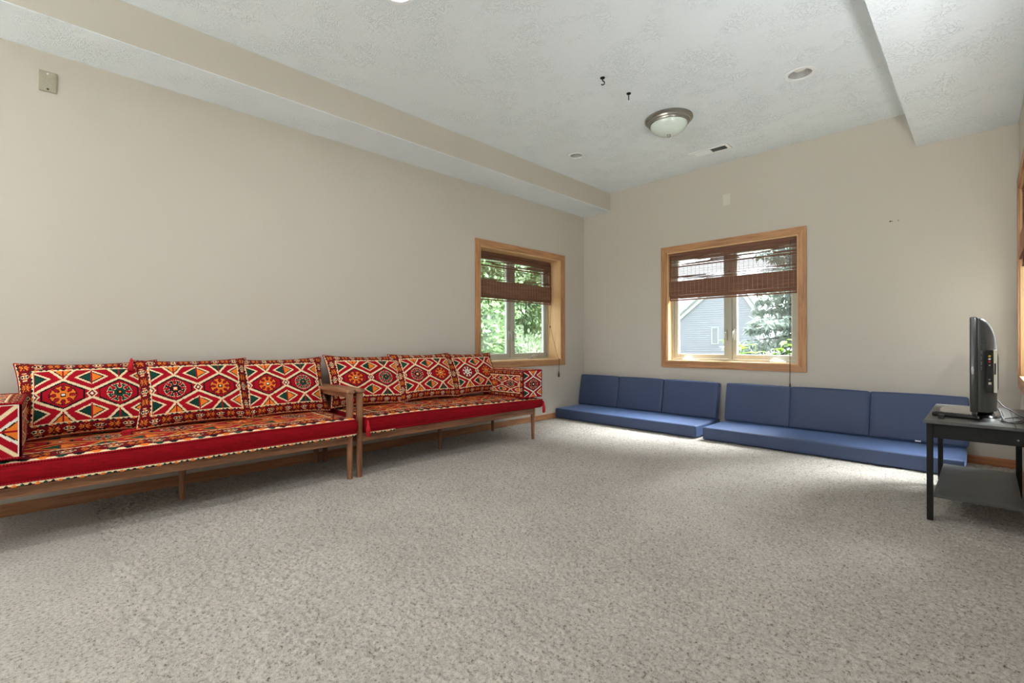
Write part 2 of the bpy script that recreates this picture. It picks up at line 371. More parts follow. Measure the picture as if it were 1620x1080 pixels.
# ------------------------------------------------------------------ windows
def ring(b, x0, x1, z0, z1, t, y0, y1):
    b.box(x0, x0 + t, y0, y1, z0, z1); b.box(x1 - t, x1, y0, y1, z0, z1); b.box(x0 + t, x1 - t, y0, y1, z0, z0 + t); b.box(x0 + t, x1 - t, y0, y1, z1 - t, z1)
def make_window(name, label, origin, rz, half, z0, z1, recess, cranks, crank_mat):
    """local x along the wall, y outward, z up; origin on the wall face under the opening's middle"""
    t = thing(name, label, None, origin, rz); t['kind'] = 'structure'
    cw = 0.066; a = half
    for k in range(4):      # mitred casing boards
        if k == 0: poly = [(-a, z0), (a, z0), (a + cw, z0 - cw), (-a - cw, z0 - cw)]
        if k == 1: poly = [(-a, z1), (a, z1), (a + cw, z1 + cw), (-a - cw, z1 + cw)]
        if k == 2: poly = [(-a, z0), (-a, z1), (-a - cw, z1 + cw), (-a - cw, z0 - cw)]
        if k == 3: poly = [(a, z0), (a, z1), (a + cw, z1 + cw), (a + cw, z0 - cw)]
        cx = sum(p[0] for p in poly) / 4; cz = sum(p[1] for p in poly) / 4
        sh = [(cx + (p[0] - cx) * 0.9992, cz + (p[1] - cz) * 0.9992) for p in poly]
        MB().prism(sh, 'y', -0.016, -0.0005).build('casing_board', MAT['oak_x'] if k < 2 else MAT['oak_z'], t)
    jt = 0.012
    MB().box(-a, a, -0.012, recess + 0.02, z0, z0 + jt).build('sill_board', MAT['jamb_x'], t)
    MB().box(-a, a, -0.004, recess + 0.02, z1 - jt, z1).build('head_board', MAT['jamb_x'], t)
    MB().box(-a, -a + jt, -0.004, recess + 0.02, z0 + jt, z1 - jt).build('jamb_board', MAT['jamb_z'], t)
    MB().box(a - jt, a, -0.004, recess + 0.02, z0 + jt, z1 - jt).build('jamb_board', MAT['jamb_z'], t)
    ia, i0, i1 = a - jt, z0 + jt, z1 - jt
    fr = MB(); ring(fr, -ia, ia, i0, i1, 0.024, recess, recess + 0.07); fr.box(-0.019, 0.019, recess, recess + 0.07, i0 + 0.024, i1 - 0.024)
    fr.build('window_frame', MAT['vinyl'], t)
    for s in (-1, 1):
        x0, x1 = (-ia + 0.026, -0.021) if s < 0 else (0.021, ia - 0.026)
        sb = MB(); ring(sb, x0, x1, i0 + 0.026, i1 - 0.026, 0.040, recess + 0.012, recess + 0.055)
        sash = sb.build('sash', MAT['vinyl'], t)
        gk = MB(); ring(gk, x0 + 0.040, x1 - 0.040, i0 + 0.066, i1 - 0.066, 0.006, recess + 0.018, recess + 0.045)
        gk.build('glazing_bead', MAT['white'], sash)
        MB().box(x0 + 0.042, x1 - 0.042, recess + 0.03, recess + 0.034, i0 + 0.068, i1 - 0.068).build('pane', MAT['glass'], sash)
        hx = x1 - 0.016 if s < 0 else x0 + 0.016
        lk = MB(); lk.bbox(hx - 0.011, hx + 0.011, recess - 0.003, recess + 0.012, 0.92, 1.04, 0.003)
        lk.tube([(hx, recess - 0.002, 1.02), (hx, recess - 0.026, 1.0), (hx, recess - 0.028, 0.95)], [0.006, 0.007, 0.005], 8)
        lk.build('lock_lever', MAT['vinyl'], t, 'auto')
    for cx in cranks:       # folding crank operator on the sill
        c = MB(); c.bbox(cx - 0.055, cx + 0.055, recess - 0.03, recess + 0.004, i0 + 0.001, i0 + 0.022, 0.006)
        c.tube([(cx - 0.04, recess - 0.03, i0 + 0.02), (cx - 0.01, recess - 0.045, i0 + 0.042), (cx + 0.03, recess - 0.05, i0 + 0.036), (cx + 0.075, recess - 0.055, i0 + 0.012)], [0.008, 0.007, 0.006, 0.005], 8)
        c.tube([(cx + 0.07, recess - 0.057, i0 + 0.010), (cx + 0.095, recess - 0.062, i0 + 0.008)], 0.008, 8)
        c.build('crank_handle', crank_mat, t, 'auto')
    return t
WIN_L = make_window('window_1', 'deep-set oak-cased window above the sofa bolster on the long wall', (0, (LWY[0] + LWY[1]) / 2, 0), PI / 2, (LWY[1] - LWY[0]) / 2, *LWZ, 0.195, [0.33], MAT['vinyl'])
WIN_B = make_window('window_2', 'oak-cased double casement window above the blue cushions', ((BWX[0] + BWX[1]) / 2, 0, 0), 0, (BWX[1] - BWX[0]) / 2, *BWZ, 0.085, [-0.44, 0.44], MAT['white'])
WIN_R = make_window('window_3', 'oak-cased window at the picture edge beside the television', (W, (RWY[0] + RWY[1]) / 2, 0), -PI / 2, (RWY[1] - RWY[0]) / 2, *RWZ, 0.085, [-0.44, 0.44], MAT['white'])
# glazed door behind the camera, added to let in fill light
def added_door(name, label, loc, rz, hw):
    pdr = thing(name, label, None, loc, rz); pdr['kind'] = 'structure'
    for s in (-1, 1):
        x0, x1 = (-hw, 0.03) if s < 0 else (-0.03, hw)
        y0 = 0.05 if s < 0 else 0.10
        pb = MB(); ring(pb, x0, x1, -0.03, PD[2], 0.07, y0, y0 + 0.045); pp = pb.build('door_panel', MAT['vinyl'], pdr)
        MB().box(x0 + 0.07, x1 - 0.07, y0 + 0.02, y0 + 0.026, 0.04, PD[2] - 0.07).build('pane', MAT['glass'], pp)
added_door('fill_door', 'unseen sliding glass door added behind the camera for daylight fill', ((PD[0] + PD[1]) / 2, YF, 0), PI, (PD[1] - PD[0]) / 2)

# sampling portals in the openings (they emit nothing of their own)
def portal(loc, rot, sx, sy):
    l = bpy.data.lights.new('sky_portal', 'AREA'); l.shape = 'RECTANGLE'; l.size = sx; l.size_y = sy; l.cycles.is_portal = True
    o = bpy.data.objects.new('sky_portal', l); COL.objects.link(o); o.location = loc; o.rotation_euler = rot; o['kind'] = 'helper'
portal(((BWX[0] + BWX[1]) / 2, TH + 0.01, 1.297), (-PI / 2, 0, 0), 1.3, 1.21)
portal((-TH - 0.01, (LWY[0] + LWY[1]) / 2, 1.301), (0, -PI / 2, 0), 1.21, 1.3)
portal((W + TH + 0.01, (RWY[0] + RWY[1]) / 2, 1.307), (0, PI / 2, 0), 1.3, 1.3)
portal(((PD[0] + PD[1]) / 2, YF - TH - 0.01, PD[2] / 2), (PI / 2, 0, 0), PD[1] - PD[0], PD[2])

# ------------------------------------------------------------------ bamboo roman shades
def make_shade(label, origin, rz, half, ztop, y, seed, cord, group='woven bamboo roman shades'):
    rng = random.Random(seed)
    t = thing('bamboo_shade', label, 'window shade', origin, rz, group)
    a = half - 0.006
    MB().bbox(-a, a, y, y + 0.03, ztop - 0.028, ztop - 0.001, 0.003).build('headrail', MAT['reed'], t)
    gaps = []
    def lens(n, z0, z1, lmin, lmax, h):
        for _ in range(n):
            gaps.append((rng.uniform(-a, a), ztop - rng.uniform(z0, z1), rng.uniform(lmin, lmax), rng.uniform(h * 0.6, h), rng.uniform(-0.04, 0.04)))
    lens(7, 0.085, 0.125, 0.10, 0.24, 0.013); lens(3, 0.05, 0.08, 0.05, 0.12, 0.006)
    lens(16, 0.252, 0.31, 0.05, 0.20, 0.009)
    def reeds(zs, h, yy, thick=0.003, holes=True, wav=0.0):
        b = MB(); nseg = 56
        for z in zs:
            ph = rng.uniform(0, 6); am = wav * rng.uniform(0.4, 1); run = None
            xs = [-a + 2 * a * i / nseg for i in range(nseg + 1)]
            zf = lambda x: z + am * math.sin(x * 4.2 + ph) + am * 0.5 * math.sin(x * 11 + ph * 2)
            seg = []
            def flush():
                if len(seg) > 1:
                    vs = []; fs = []
                    for x in seg:
                        zz = zf(x); vs += [(x, yy, zz - h / 2), (x, yy + thick, zz - h / 2), (x, yy + thick, zz + h / 2), (x, yy, zz + h / 2)]
                    for i in range(len(seg) - 1):
                        o = i * 4
                        for q in range(4): fs.append((o + q, o + (q + 1) % 4, o + 4 + (q + 1) % 4, o + 4 + q))
                    fs += [(3, 2, 1, 0), tuple(len(vs) - 4 + q for q in range(4))]
                    b.add(vs, fs)
                seg.clear()
            for x in xs:
                hole = holes and any(((x - gx) / gl) ** 2 + ((zf(x) - gz - gs * (x - gx)) / gh) ** 2 < 1 for gx, gz, gl, gh, gs in gaps)
                if hole: flush()
                else: seg.append(x)
            flush()
        return b
    def rng_z(z0, z1, p): 
        n = int((z1 - z0) / p); return [ztop - z0 - (i + 0.5) * p for i in range(n)]
    yy = y + 0.012
    up_ = reeds(rng_z(0.028, 0.138, 0.0046), 0.0045, yy, wav=0.0012)
    tag(up_.build('upper_reeds', MAT['reed'], t), kind='stuff')
    MB().bbox(-a, a, yy - 0.006, yy + 0.006, ztop - 0.158, ztop - 0.142, 0.003).build('dowel', MAT['reed'], t)
    sh = reeds(rng_z(0.16, 0.256, 0.0060), 0.0030, yy, holes=False, wav=0.0006)
    k = -a + 0.02
    while k < a:
        sh.box(k, k + 0.0016, yy + 0.001, yy + 0.002, ztop - 0.33, ztop - 0.03); k += 0.045
    tag(sh.build('sheer_reeds', MAT['reed'], t), kind='stuff')
    rg = reeds(rng_z(0.252, 0.322, 0.0046), 0.0045, yy, wav=0.003)
    tag(rg.build('loose_reeds', MAT['reed'], t), kind='stuff')
    f1 = reeds(rng_z(0.312, 0.470, 0.0050), 0.0049, yy - 0.022, 0.004, holes=False)
    o1 = tag(f1.build('front_fold', MAT['reed'], t), kind='stuff')
    MB().bbox(-a, a, yy - 0.026, yy - 0.014, ztop - 0.476, ztop - 0.468, 0.002).build('fold_hem', MAT['reed'], o1)
    th = MB(); k = -a + 0.02
    while k < a: th.box(k, k + 0.0022, yy - 0.0235, yy - 0.0222, ztop - 0.468, ztop - 0.314); k += 0.045
    tag(th.build('warp_threads', MAT['thread'], o1), kind='stuff')
    f2 = reeds(rng_z(0.47, 0.506, 0.0050), 0.0049, yy - 0.008, 0.004, holes=False); tag(f2.build('rear_fold', MAT['reed'], t), kind='stuff')
    MB().bbox(-a, a, yy - 0.012, yy + 0.002, ztop - 0.527, ztop - 0.513, 0.004).build('bottom_bar', MAT['reed'], t)
    e = MB(); e.box(-a, -a + 0.008, yy - 0.01, yy + 0.004, ztop - 0.52, ztop - 0.03); e.build('edge_binding', MAT['reed'], t)
    MB().box(a - 0.008, a, yy - 0.01, yy + 0.004, ztop - 0.52, ztop - 0.03).build('edge_binding', MAT['reed'], t)
    if cord:
        pts, knob, tas = cord
        c = MB().tube(pts, 0.0022, 6).build('pull_cord', MAT['blindcord'], t, True)
        p = Vector(knob); MB().lathe([(0.001, 0.014), (0.007, 0.01), (0.009, 0), (0.007, -0.01), (0.001, -0.014)], p, 12).build('cord_bead', MAT['bead'], c, True)
        p = Vector(tas); MB().lathe([(0.002, 0.034), (0.007, 0.028), (0.005, 0.018), (0.009, 0.008), (0.011, -0.03), (0.008, -0.034), (0.001, -0.034)], p, 12).build('cord_tassel', MAT['bead'], c, True)
    return t
hb = (BWX[1] - BWX[0]) / 2 - 0.012; hl = (LWY[1] - LWY[0]) / 2 - 0.012
xm = (BWX[0] + BWX[1]) / 2; ym = (LWY[0] + LWY[1]) / 2
make_shade('half-raised brown bamboo shade in the window above the blue cushions', (xm, 0, 0), 0, hb, BWZ[1] - 0.012, 0.022, 3,
           ([(2.379 - xm, 0.0, 1.86), (2.379 - xm, -0.02, 1.76), (2.378 - xm, -0.022, 1.12), (2.376 - xm, -0.024, 0.50)], (2.378 - xm, -0.022, 1.121), (2.376 - xm, -0.024, 0.484)))
make_shade('half-raised brown bamboo shade in the deep window on the long wall', (0, ym, 0), PI / 2, hl, LWZ[1] - 0.012, 0.145, 11,
           ([(-0.50 - ym, 0.14, 1.86), (-0.515 - ym, 0.12, 1.40), (-0.56 - ym, 0.10, 1.10), (-0.53 - ym, 0.012, 0.73), (-0.536 - ym, -0.022, 0.70), (-0.545 - ym, -0.024, 0.54)], (-0.56 - ym, 0.10, 1.095), (-0.545 - ym, -0.024, 0.52)))
make_shade('brown bamboo shade at the picture edge beside the television', (W, (RWY[0] + RWY[1]) / 2, 0), -PI / 2, (RWY[1] - RWY[0]) / 2 - 0.012, RWZ[1] - 0.012, 0.004, 5, None)

# ------------------------------------------------------------------ ceiling and wall fixtures
can_labels = ['unlit recessed light near the boxed soffit', 'unlit recessed light near the dropped ceiling', 'lit recessed light at the top edge of the picture', 'added lit recessed light overhead near the dropped ceiling, out of the picture',
              'added lit recessed light behind the camera, soffit side, near row', 'added lit recessed light behind the camera, dropped-ceiling side, near row',
              'added lit recessed light behind the camera, soffit side, far row', 'added lit recessed light behind the camera, dropped-ceiling side, far row']
for (x, y, r, lit), lab in zip(CANS, can_labels):
    t = thing('recessed_light', lab, 'ceiling light', (x, y, ZC), 0, 'recessed ceiling lights')
    MB().lathe([(r * 0.94, 0.004), (r * 0.96, -0.004), (r * 1.22, -0.006), (r * 1.28, -0.0008)], n=36).build('trim_ring', MAT['white'], t, 'auto')
    MB().lathe([(r * 0.95, 0.0), (r * 0.80, 0.085), (r * 0.80, 0.11), (0.001, 0.112)], n=36).build('baffle', MAT['baffle'], t, 'auto')
    MB().lathe([(0.001, 0.022), (r * 0.40, 0.026), (r * 0.66, 0.040), (r * 0.70, 0.065), (r * 0.3, 0.109)], n=28).build('bulb', MAT['lamp_on'] if lit else MAT['bulb_off'], t, True)
    if lit:
        l = bpy.data.lights.new('recessed_lamp', 'AREA'); l.shape = 'DISK'; l.size = r * 1.5; l.energy = LAMP_W; l.color = LAMP_COL
        o = bpy.data.objects.new('recessed_lamp', l); COL.objects.link(o); o.parent = t; o.location = (0, 0, 0.012)

for x_, y_, lab in ((0.75, -7.2, 'unseen uplight added behind the camera, sofa side'), (3.25, -6.4, 'unseen uplight added behind the camera, right side')):  # unseen uplights added to brighten the ceiling
    t = thing('added_uplight', lab, 'added uplight', (x_, y_, 0), 0, 'unseen uplights added behind the camera')
    MB().lathe([(0.001, 0.03), (0.03, 0.03), (0.13, 0.015), (0.14, -0.01), (0.001, -0.011)], n=28).build('base', MAT['nickel'], t, 'auto')
    MB().tube([(0, 0, 0.02), (0, 0, 1.66)], 0.011, 14).build('pole', MAT['nickel'], t, True)
    MB().lathe([(0.012, 1.65), (0.05, 1.665), (0.13, 1.72), (0.17, 1.79), (0.167, 1.79), (0.125, 1.727), (0.05, 1.675), (0.001, 1.672)], n=36).build('shade', MAT['frost'], t, True)
    MB().lathe([(0.001, 1.675), (0.02, 1.68), (0.03, 1.72), (0.02, 1.75), (0.001, 1.756)], n=18).build('bulb', MAT['lamp_on'], t, True)
    l = bpy.data.lights.new('uplight_fill', 'AREA'); l.shape = 'DISK'; l.size = 0.24; l.energy = UPLIGHT_W; l.color = LAMP_COL
    o = bpy.data.objects.new('uplight_fill', l); COL.objects.link(o); o.parent = t; o.location = (0, 0, 1.775); o.rotation_euler = (PI, 0, 0)
for y_, lab in ((-2.75, 'slim unseen uplight added on the right wall to brighten the far end'),):  # unseen lamp added to lift the far ceiling and corner
    t = thing('added_wall_uplight', lab, 'added lamp', (W, y_, 1.38))
    MB().bbox(-0.014, -0.0005, -0.06, 0.06, -0.09, 0.06, 0.004).build('back_plate', MAT['nickel'], t)
    MB().prism([(-0.014, -0.07), (-0.030, -0.07), (-0.064, 0.05), (-0.060, 0.05), (-0.030, -0.055), (-0.014, -0.055)], 'y', -0.11, 0.11).build('shade', MAT['nickel'], t)
    MB().tube([(-0.026, -0.09, 0.0), (-0.026, 0.09, 0.0)], 0.007, 12).build('bulb', MAT['lamp_on'], t, True)
    l = bpy.data.lights.new('wall_fill', 'AREA'); l.shape = 'RECTANGLE'; l.size = 0.035; l.size_y = 0.18; l.energy = WALL_FILL_W; l.color = LAMP_COL; l.spread = math.radians(160)
    o = bpy.data.objects.new('wall_fill', l); COL.objects.link(o); o.parent = t; o.location = (-0.036, 0, 0.052)
    o.rotation_euler = Vector((-0.80, 0.42, 0.40)).to_track_quat('-Z', 'Y').to_euler()
t = thing('dome_light', 'unlit flush-mount dome light with frosted bowl and nickel rim', 'ceiling light', (1.825, -1.295, ZC))
MB().lathe([(0.001, -0.0005), (0.186, -0.0005), (0.188, -0.012), (0.176, -0.022), (0.170, -0.024), (0.166, -0.036), (0.158, -0.040), (0.154, -0.050), (0.146, -0.052), (0.144, -0.045)], n=56).build('rim', MAT['nickel'], t, 'auto')
MB().lathe([(0.146, -0.046)] + [(0.146 * math.cos(a_), -0.048 - 0.085 * math.sin(a_)) for a_ in [i * PI / 2 / 12 for i in range(12)]] + [(0.001, -0.133)], n=48).build('glass_bowl', MAT['frost'], t, True)
MB().lathe([(0.001, -0.130), (0.014, -0.131), (0.015, -0.137), (0.010, -0.141), (0.011, -0.148), (0.006, -0.154), (0.001, -0.155)], n=20).build('finial', MAT['nickel'], t, True)

t = thing('air_vent', 'white louvred ceiling air vent beside the dome light', 'vent', (1.80, -0.405, ZC), 0.02)
b = MB(); ring(b, -0.18, 0.18, -0.075, 0.075, 0.03, -0.006, -0.0008); b.box(-0.012, 0.012, -0.006, -0.0008, -0.045, 0.045)
b.v = [(p[0], p[2], p[1]) for p in b.v]; b.build('vent_frame', MAT['white'], t)
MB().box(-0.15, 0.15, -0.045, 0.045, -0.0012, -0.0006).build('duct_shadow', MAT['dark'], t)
for s in (-1, 1):
    for k in range(6):
        yy = -0.038 + k * 0.0152; x0, x1 = (-0.148, -0.014) if s < 0 else (0.014, 0.148)
        tl = 0.0042 if s < 0 else -0.0075
        MB().add([(x0, yy, -0.0016), (x1, yy, -0.0016), (x1, yy + tl, -0.0075), (x0, yy + tl, -0.0075), (x0, yy + 0.001, -0.0010), (x1, yy + 0.001, -0.0010), (x1, yy + tl + 0.001, -0.0069), (x0, yy + tl + 0.001, -0.0069)],
                 [(0, 1, 2, 3), (7, 6, 5, 4), (0, 4, 5, 1), (1, 5, 6, 2), (2, 6, 7, 3), (3, 7, 4, 0)]).build('vent_slat', MAT['white'], t)

def ceiling_hook(label, x, y, curl):
    t = thing('ceiling_hook', label, 'hook', (x, y, ZC), 0, 'black ceiling hooks')
    MB().lathe([(0.001, -0.0005), (0.017, -0.0005), (0.015, -0.006), (0.006, -0.010), (0.001, -0.010)], n=18).build('mount_plate', MAT['black_metal'], t, True)
    if curl: pts = [(0, 0, -0.008), (0, 0, -0.022)] + [(0.014 * math.sin(a_) * 0.7, 0.014 * math.sin(a_) * 0.7, -0.036 + 0.014 * math.cos(a_)) for a_ in [i * PI / 8 for i in range(0, 11)]]
    else: pts = [(0, 0, -0.008), (0, 0, -0.05)]
    MB().tube(pts, 0.0036, 8).build('hook_wire', MAT['black_metal'], t, True)
ceiling_hook('black curled ceiling hook, farther from the dome light', 1.788, -2.19, True)
ceiling_hook('black straight ceiling hook, nearer the dome light', 1.806, -1.88, False)

t = thing('metal_cover_plate', 'brushed steel blank plate high on the wall near the soffit', 'wall plate', (0, -4.937, 2.36))
MB().bbox(0.0003, 0.007, -0.036, 0.036, -0.057, 0.057, 0.003).build('plate_face', MAT['steel'], t)
for z_, m_ in ((0.042, MAT['white']), (-0.042, MAT['black_metal'])):
    b = MB().lathe([(0.001, 0.0018), (0.0035, 0.0014), (0.005, 0)], n=14); b.xf(Matrix.Translation((0.007, 0, z_)) @ Matrix.Rotation(PI / 2, 4, 'Y')); b.build('plate_screw', m_, t, True)
t = thing('blank_cover_plate', 'small painted blank plate above the window on the end wall', 'wall plate', (1.80, 0, 2.36))
MB().bbox(-0.036, 0.036, -0.007, -0.0003, -0.058, 0.058, 0.003).build('plate_face', MAT['plate'], t)
for z_ in (0.042, -0.042):
    b = MB().lathe([(0.001, 0.0015), (0.0035, 0.0012), (0.004, 0)], n=12); b.xf(Matrix.Translation((0, -0.007, z_)) @ Matrix.Rotation(PI / 2, 4, 'X')); b.build('plate_screw', MAT['plate'], t, True)
t = thing('wall_anchor', 'dark wall anchors left in the end wall above the television', 'wall anchor', (3.133, 0, 1.897))
for x_, r_ in ((-0.026, 0.006), (-0.013, 0.004), (0.024, 0.004)):
    b = MB().lathe([(0.001, 0.004), (r_ * 0.7, 0.003), (r_, 0.0003)], n=12); b.xf(Matrix.Translation((x_, 0, 0)) @ Matrix.Rotation(PI / 2, 4, 'X')); b.build('anchor_head', MAT['black_metal'] if r_ > 0.005 else MAT['dark'], t, True)

# ------------------------------------------------------------------ kilim weave, drawn stitch by stitch
KC = {'red': srgb(164, 10, 30)[:3], 'maroon': srgb(112, 10, 22)[:3], 'cream': srgb(236, 212, 170)[:3], 'black': srgb(24, 20, 26)[:3],
      'green': srgb(22, 66, 52)[:3], 'orange': srgb(232, 122, 40)[:3], 'white': srgb(238, 230, 214)[:3], 'gold': srgb(206, 140, 60)[:3]}
NAMES = list(KC); PAL = np.array([KC[k] for k in NAMES]); ID = {k: i for i, k in enumerate(NAMES)}

def star(out, a, c, col, inner):
    """hooked eight-armed medallion; a, c arrays with radius 1 = arm tip"""
    r = np.hypot(a, c); th = np.arctan2(c, a) + PI / 8
    seg = np.abs(((th + PI / 8) % (PI / 4)) - PI / 8) * r; ax_ = r * np.cos(((th + PI / 8) % (PI / 4)) - PI / 8)
    arm = (seg < np.where(ax_ > 0.70, 0.05 + (ax_ - 0.70) * 0.85, 0.085)) & (ax_ < 0.98) & (ax_ > 0.3)
    body = (np.abs(a) + np.abs(c) < 0.66) & (np.maximum(np.abs(a), np.abs(c)) < 0.50)
    m = arm | body
    edge = ((seg < np.where(ax_ > 0.66, 0.13 + (ax_ - 0.70) * 0.85, 0.15)) & (ax_ < 1.06) & (ax_ > 0.3)) | ((np.abs(a) + np.abs(c) < 0.76) & (np.maximum(np.abs(a), np.abs(c)) < 0.58))
    if col in ('black', 'green'):
        edge = ((seg < np.where(ax_ > 0.66, 0.09 + (ax_ - 0.70) * 0.85, 0.12)) & (ax_ < 1.03) & (ax_ > 0.45)) | ((np.abs(a) + np.abs(c) < 0.70) & (np.maximum(np.abs(a), np.abs(c)) < 0.53))
    out[edge & ~m] = ID['black'] if col not in ('black', 'green') else ID['cream']
    out[m] = ID[col]
    q = np.maximum(np.abs(a), np.abs(c)); out[q < 0.20] = ID['black'] if col != 'black' else ID['orange']; out[q < 0.11] = ID[inner]

def field(u, v, stars, bright='cream'):
    """u in [0, number of medallions], v in [-1, 1]"""
    out = np.full(u.shape, ID['red']); av = np.abs(v)
    up_ = v > 0
    j = np.floor(u).astype(int); fu = u - j; d5 = np.abs(fu - 0.5)
    dn = np.abs(u - np.round(u)); side = (u - np.round(u)) > 0
    # half-diamond triangles at the edge over each medallion
    T = d5 / 0.24 + (1 - av) / 0.46
    out[T < 1.0] = ID[bright]; out[T < 0.74] = ID['black']
    tc = np.where((j % 2 == 0), ID['orange'], ID['green']); s = T < 0.62; out[s] = tc[s]; out[(T < 0.95) & (d5 < 0.014)] = ID['red']
    # diamonds between medallions, half green half orange
    D = dn / 0.30 + np.abs(av - 0.66) / 0.31
    out[D < 1.0] = ID[bright]; out[D < 0.78] = ID['black']
    dc = np.where(side, ID['orange'], ID['green']); n_ = len(stars)
    dc = np.where(np.round(u) < 0.5, ID['green'], dc); dc = np.where(np.round(u) > n_ - 0.5, ID['orange'], dc)
    s = D < 0.64; out[s] = dc[s]; out[(D < 0.95) & (dn < 0.012)] = ID['red']
    # diagonal bands around the medallions
    band = 0.13 + 0.46 * (1 - d5 / 0.5); dist = av - band
    out[np.abs(dist) < 0.05] = ID[bright]
    inside = dist < -0.05
    s = inside & (dist > -0.115); out[s] = ID['black']
    out[inside & (dist <= -0.115)] = ID['red']
    out[inside & (d5 > 0.375)] = ID['red']
    s = inside & (d5 > 0.352) & (d5 < 0.378) & (av < 0.30); out[s] = ID['black']
    h = dn / 0.105 + av / 0.20; out[(h < 1.0)] = ID[bright]; out[h < 0.68] = ID['black']; out[h < 0.52] = ID['red']; out[h < 0.30] = ID['white']
    for k, c in enumerate(stars):
        reg = (np.abs(u - k - 0.5) < 0.34) & (av < 0.56)
        o2 = out.copy(); star(o2, (u - k - 0.5) / 0.225, v / 0.335, c, 'white' if c != 'green' else 'orange'); out = np.where(reg, o2, out)
    return out

def motif(a, b, kind):
    """border flower; a, b in [-1, 1]; kind array 0 = orange, 1 = cream and black"""
    out = np.full(a.shape, ID['maroon']); A, B = np.abs(a), np.abs(b)
    x = (np.abs(A - B) < 0.12) & (np.maximum(A, B) < 0.72)
    L_ = np.abs(A - 0.55) * 1.05 + B * 0.95; lob = L_ < 0.33; cap = (np.abs(B - 0.76) < 0.075) & (A < 0.5); cen = A + B < 0.24
    o = kind == 0; w_ = ~o
    out[lob & o] = ID['black']; out[(np.abs(L_ - 0.30) < 0.075) & o] = ID['orange']; out[(L_ < 0.12) & o] = ID['gold']; out[x & o] = ID['orange']; out[(np.abs(B - 0.62) + A < 0.30) & o] = ID['black']; out[(np.abs(B - 0.62) + A < 0.14) & o] = ID['orange']; out[cen & o] = ID['black']
    out[lob & w_] = ID['black']; out[(np.abs(L_ - 0.36) < 0.06) & w_] = ID['cream']; out[x & w_ & (A < 0.42)] = ID['cream']; out[cap & w_] = ID['cream']; out[(np.abs(B - 0.5) + A < 0.22) & w_] = ID['orange']; out[cen & w_] = ID['black']
    return out

def stripe(al, ac, p=0.022):
    """narrow edging: al along (m), ac across 0..1 from outside in"""
    out = np.full(al.shape, ID['cream']); k = np.floor(al / p).astype(int); f = al / p - k - 0.5
    dia = np.abs(f) * 1.15 + np.abs(ac - 0.62) < 0.46
    cc = np.choose(k % 3, [ID['orange'], ID['green'], ID['black']]); out[dia] = cc[dia]
    out[(ac > 0.62) & ~dia] = ID['maroon']
    return out

def kilim(x, y, wx, wy, border, stars, strip=0.014, cell=0.058, lo=0.010, bright='cream'):
    """x in [0,wx], y in [0,wy] metres -> palette ids"""
    q = 0.0034; x = (np.floor(x / q) + 0.5) * q; y = (np.floor(y / q) + 0.5) * q
    out = np.full(x.shape, ID['maroon'])
    ex = np.minimum(x, wx - x); ey = np.minimum(y, wy - y); e = np.minimum(ex, ey)
    along = np.where(ex < ey, y, x); length = np.where(ex < ey, wy, wx)
    n_ = np.maximum(1, np.round(length / cell)); pitch = length / n_; k = np.floor(along / pitch); f = (along / pitch - k) * 2 - 1
    bw = border - strip
    g = ((e - lo) / (bw - lo)) * 2 - 1
    s = (e < bw) & (e >= lo)
    mo = motif(np.where(ex < ey, g, f) * 1.08, np.where(ex < ey, f, g) * 1.08, (k % 2).astype(int)); out[s] = mo[s]
    so_ = stripe(along, e / lo * 0.9, lo * 2); s = e < lo; out[s] = so_[s]
    si = stripe(along, 1 - (e - bw) / strip); s = (e >= bw) & (e < border); out[s] = si[s]
    s = e >= border
    u = (x - border) / (wx - 2 * border) * len(stars); v = (y - border) / (wy - 2 * border) * 2 - 1
    fi = field(np.clip(u, 0, len(stars) - 1e-6), np.clip(v, -1, 1), stars, bright); out[s] = fi[s]
    return out

def smooth_noise(a, b, seed, n=6, fr=1.0):
    r = np.random.default_rng(seed); o = np.zeros_like(a)
    for _ in range(n):
        kx, ky = r.normal(0, 1, 2) * fr; o += np.sin(a * kx + b * ky + r.uniform(0, 6.28))
    return o / n

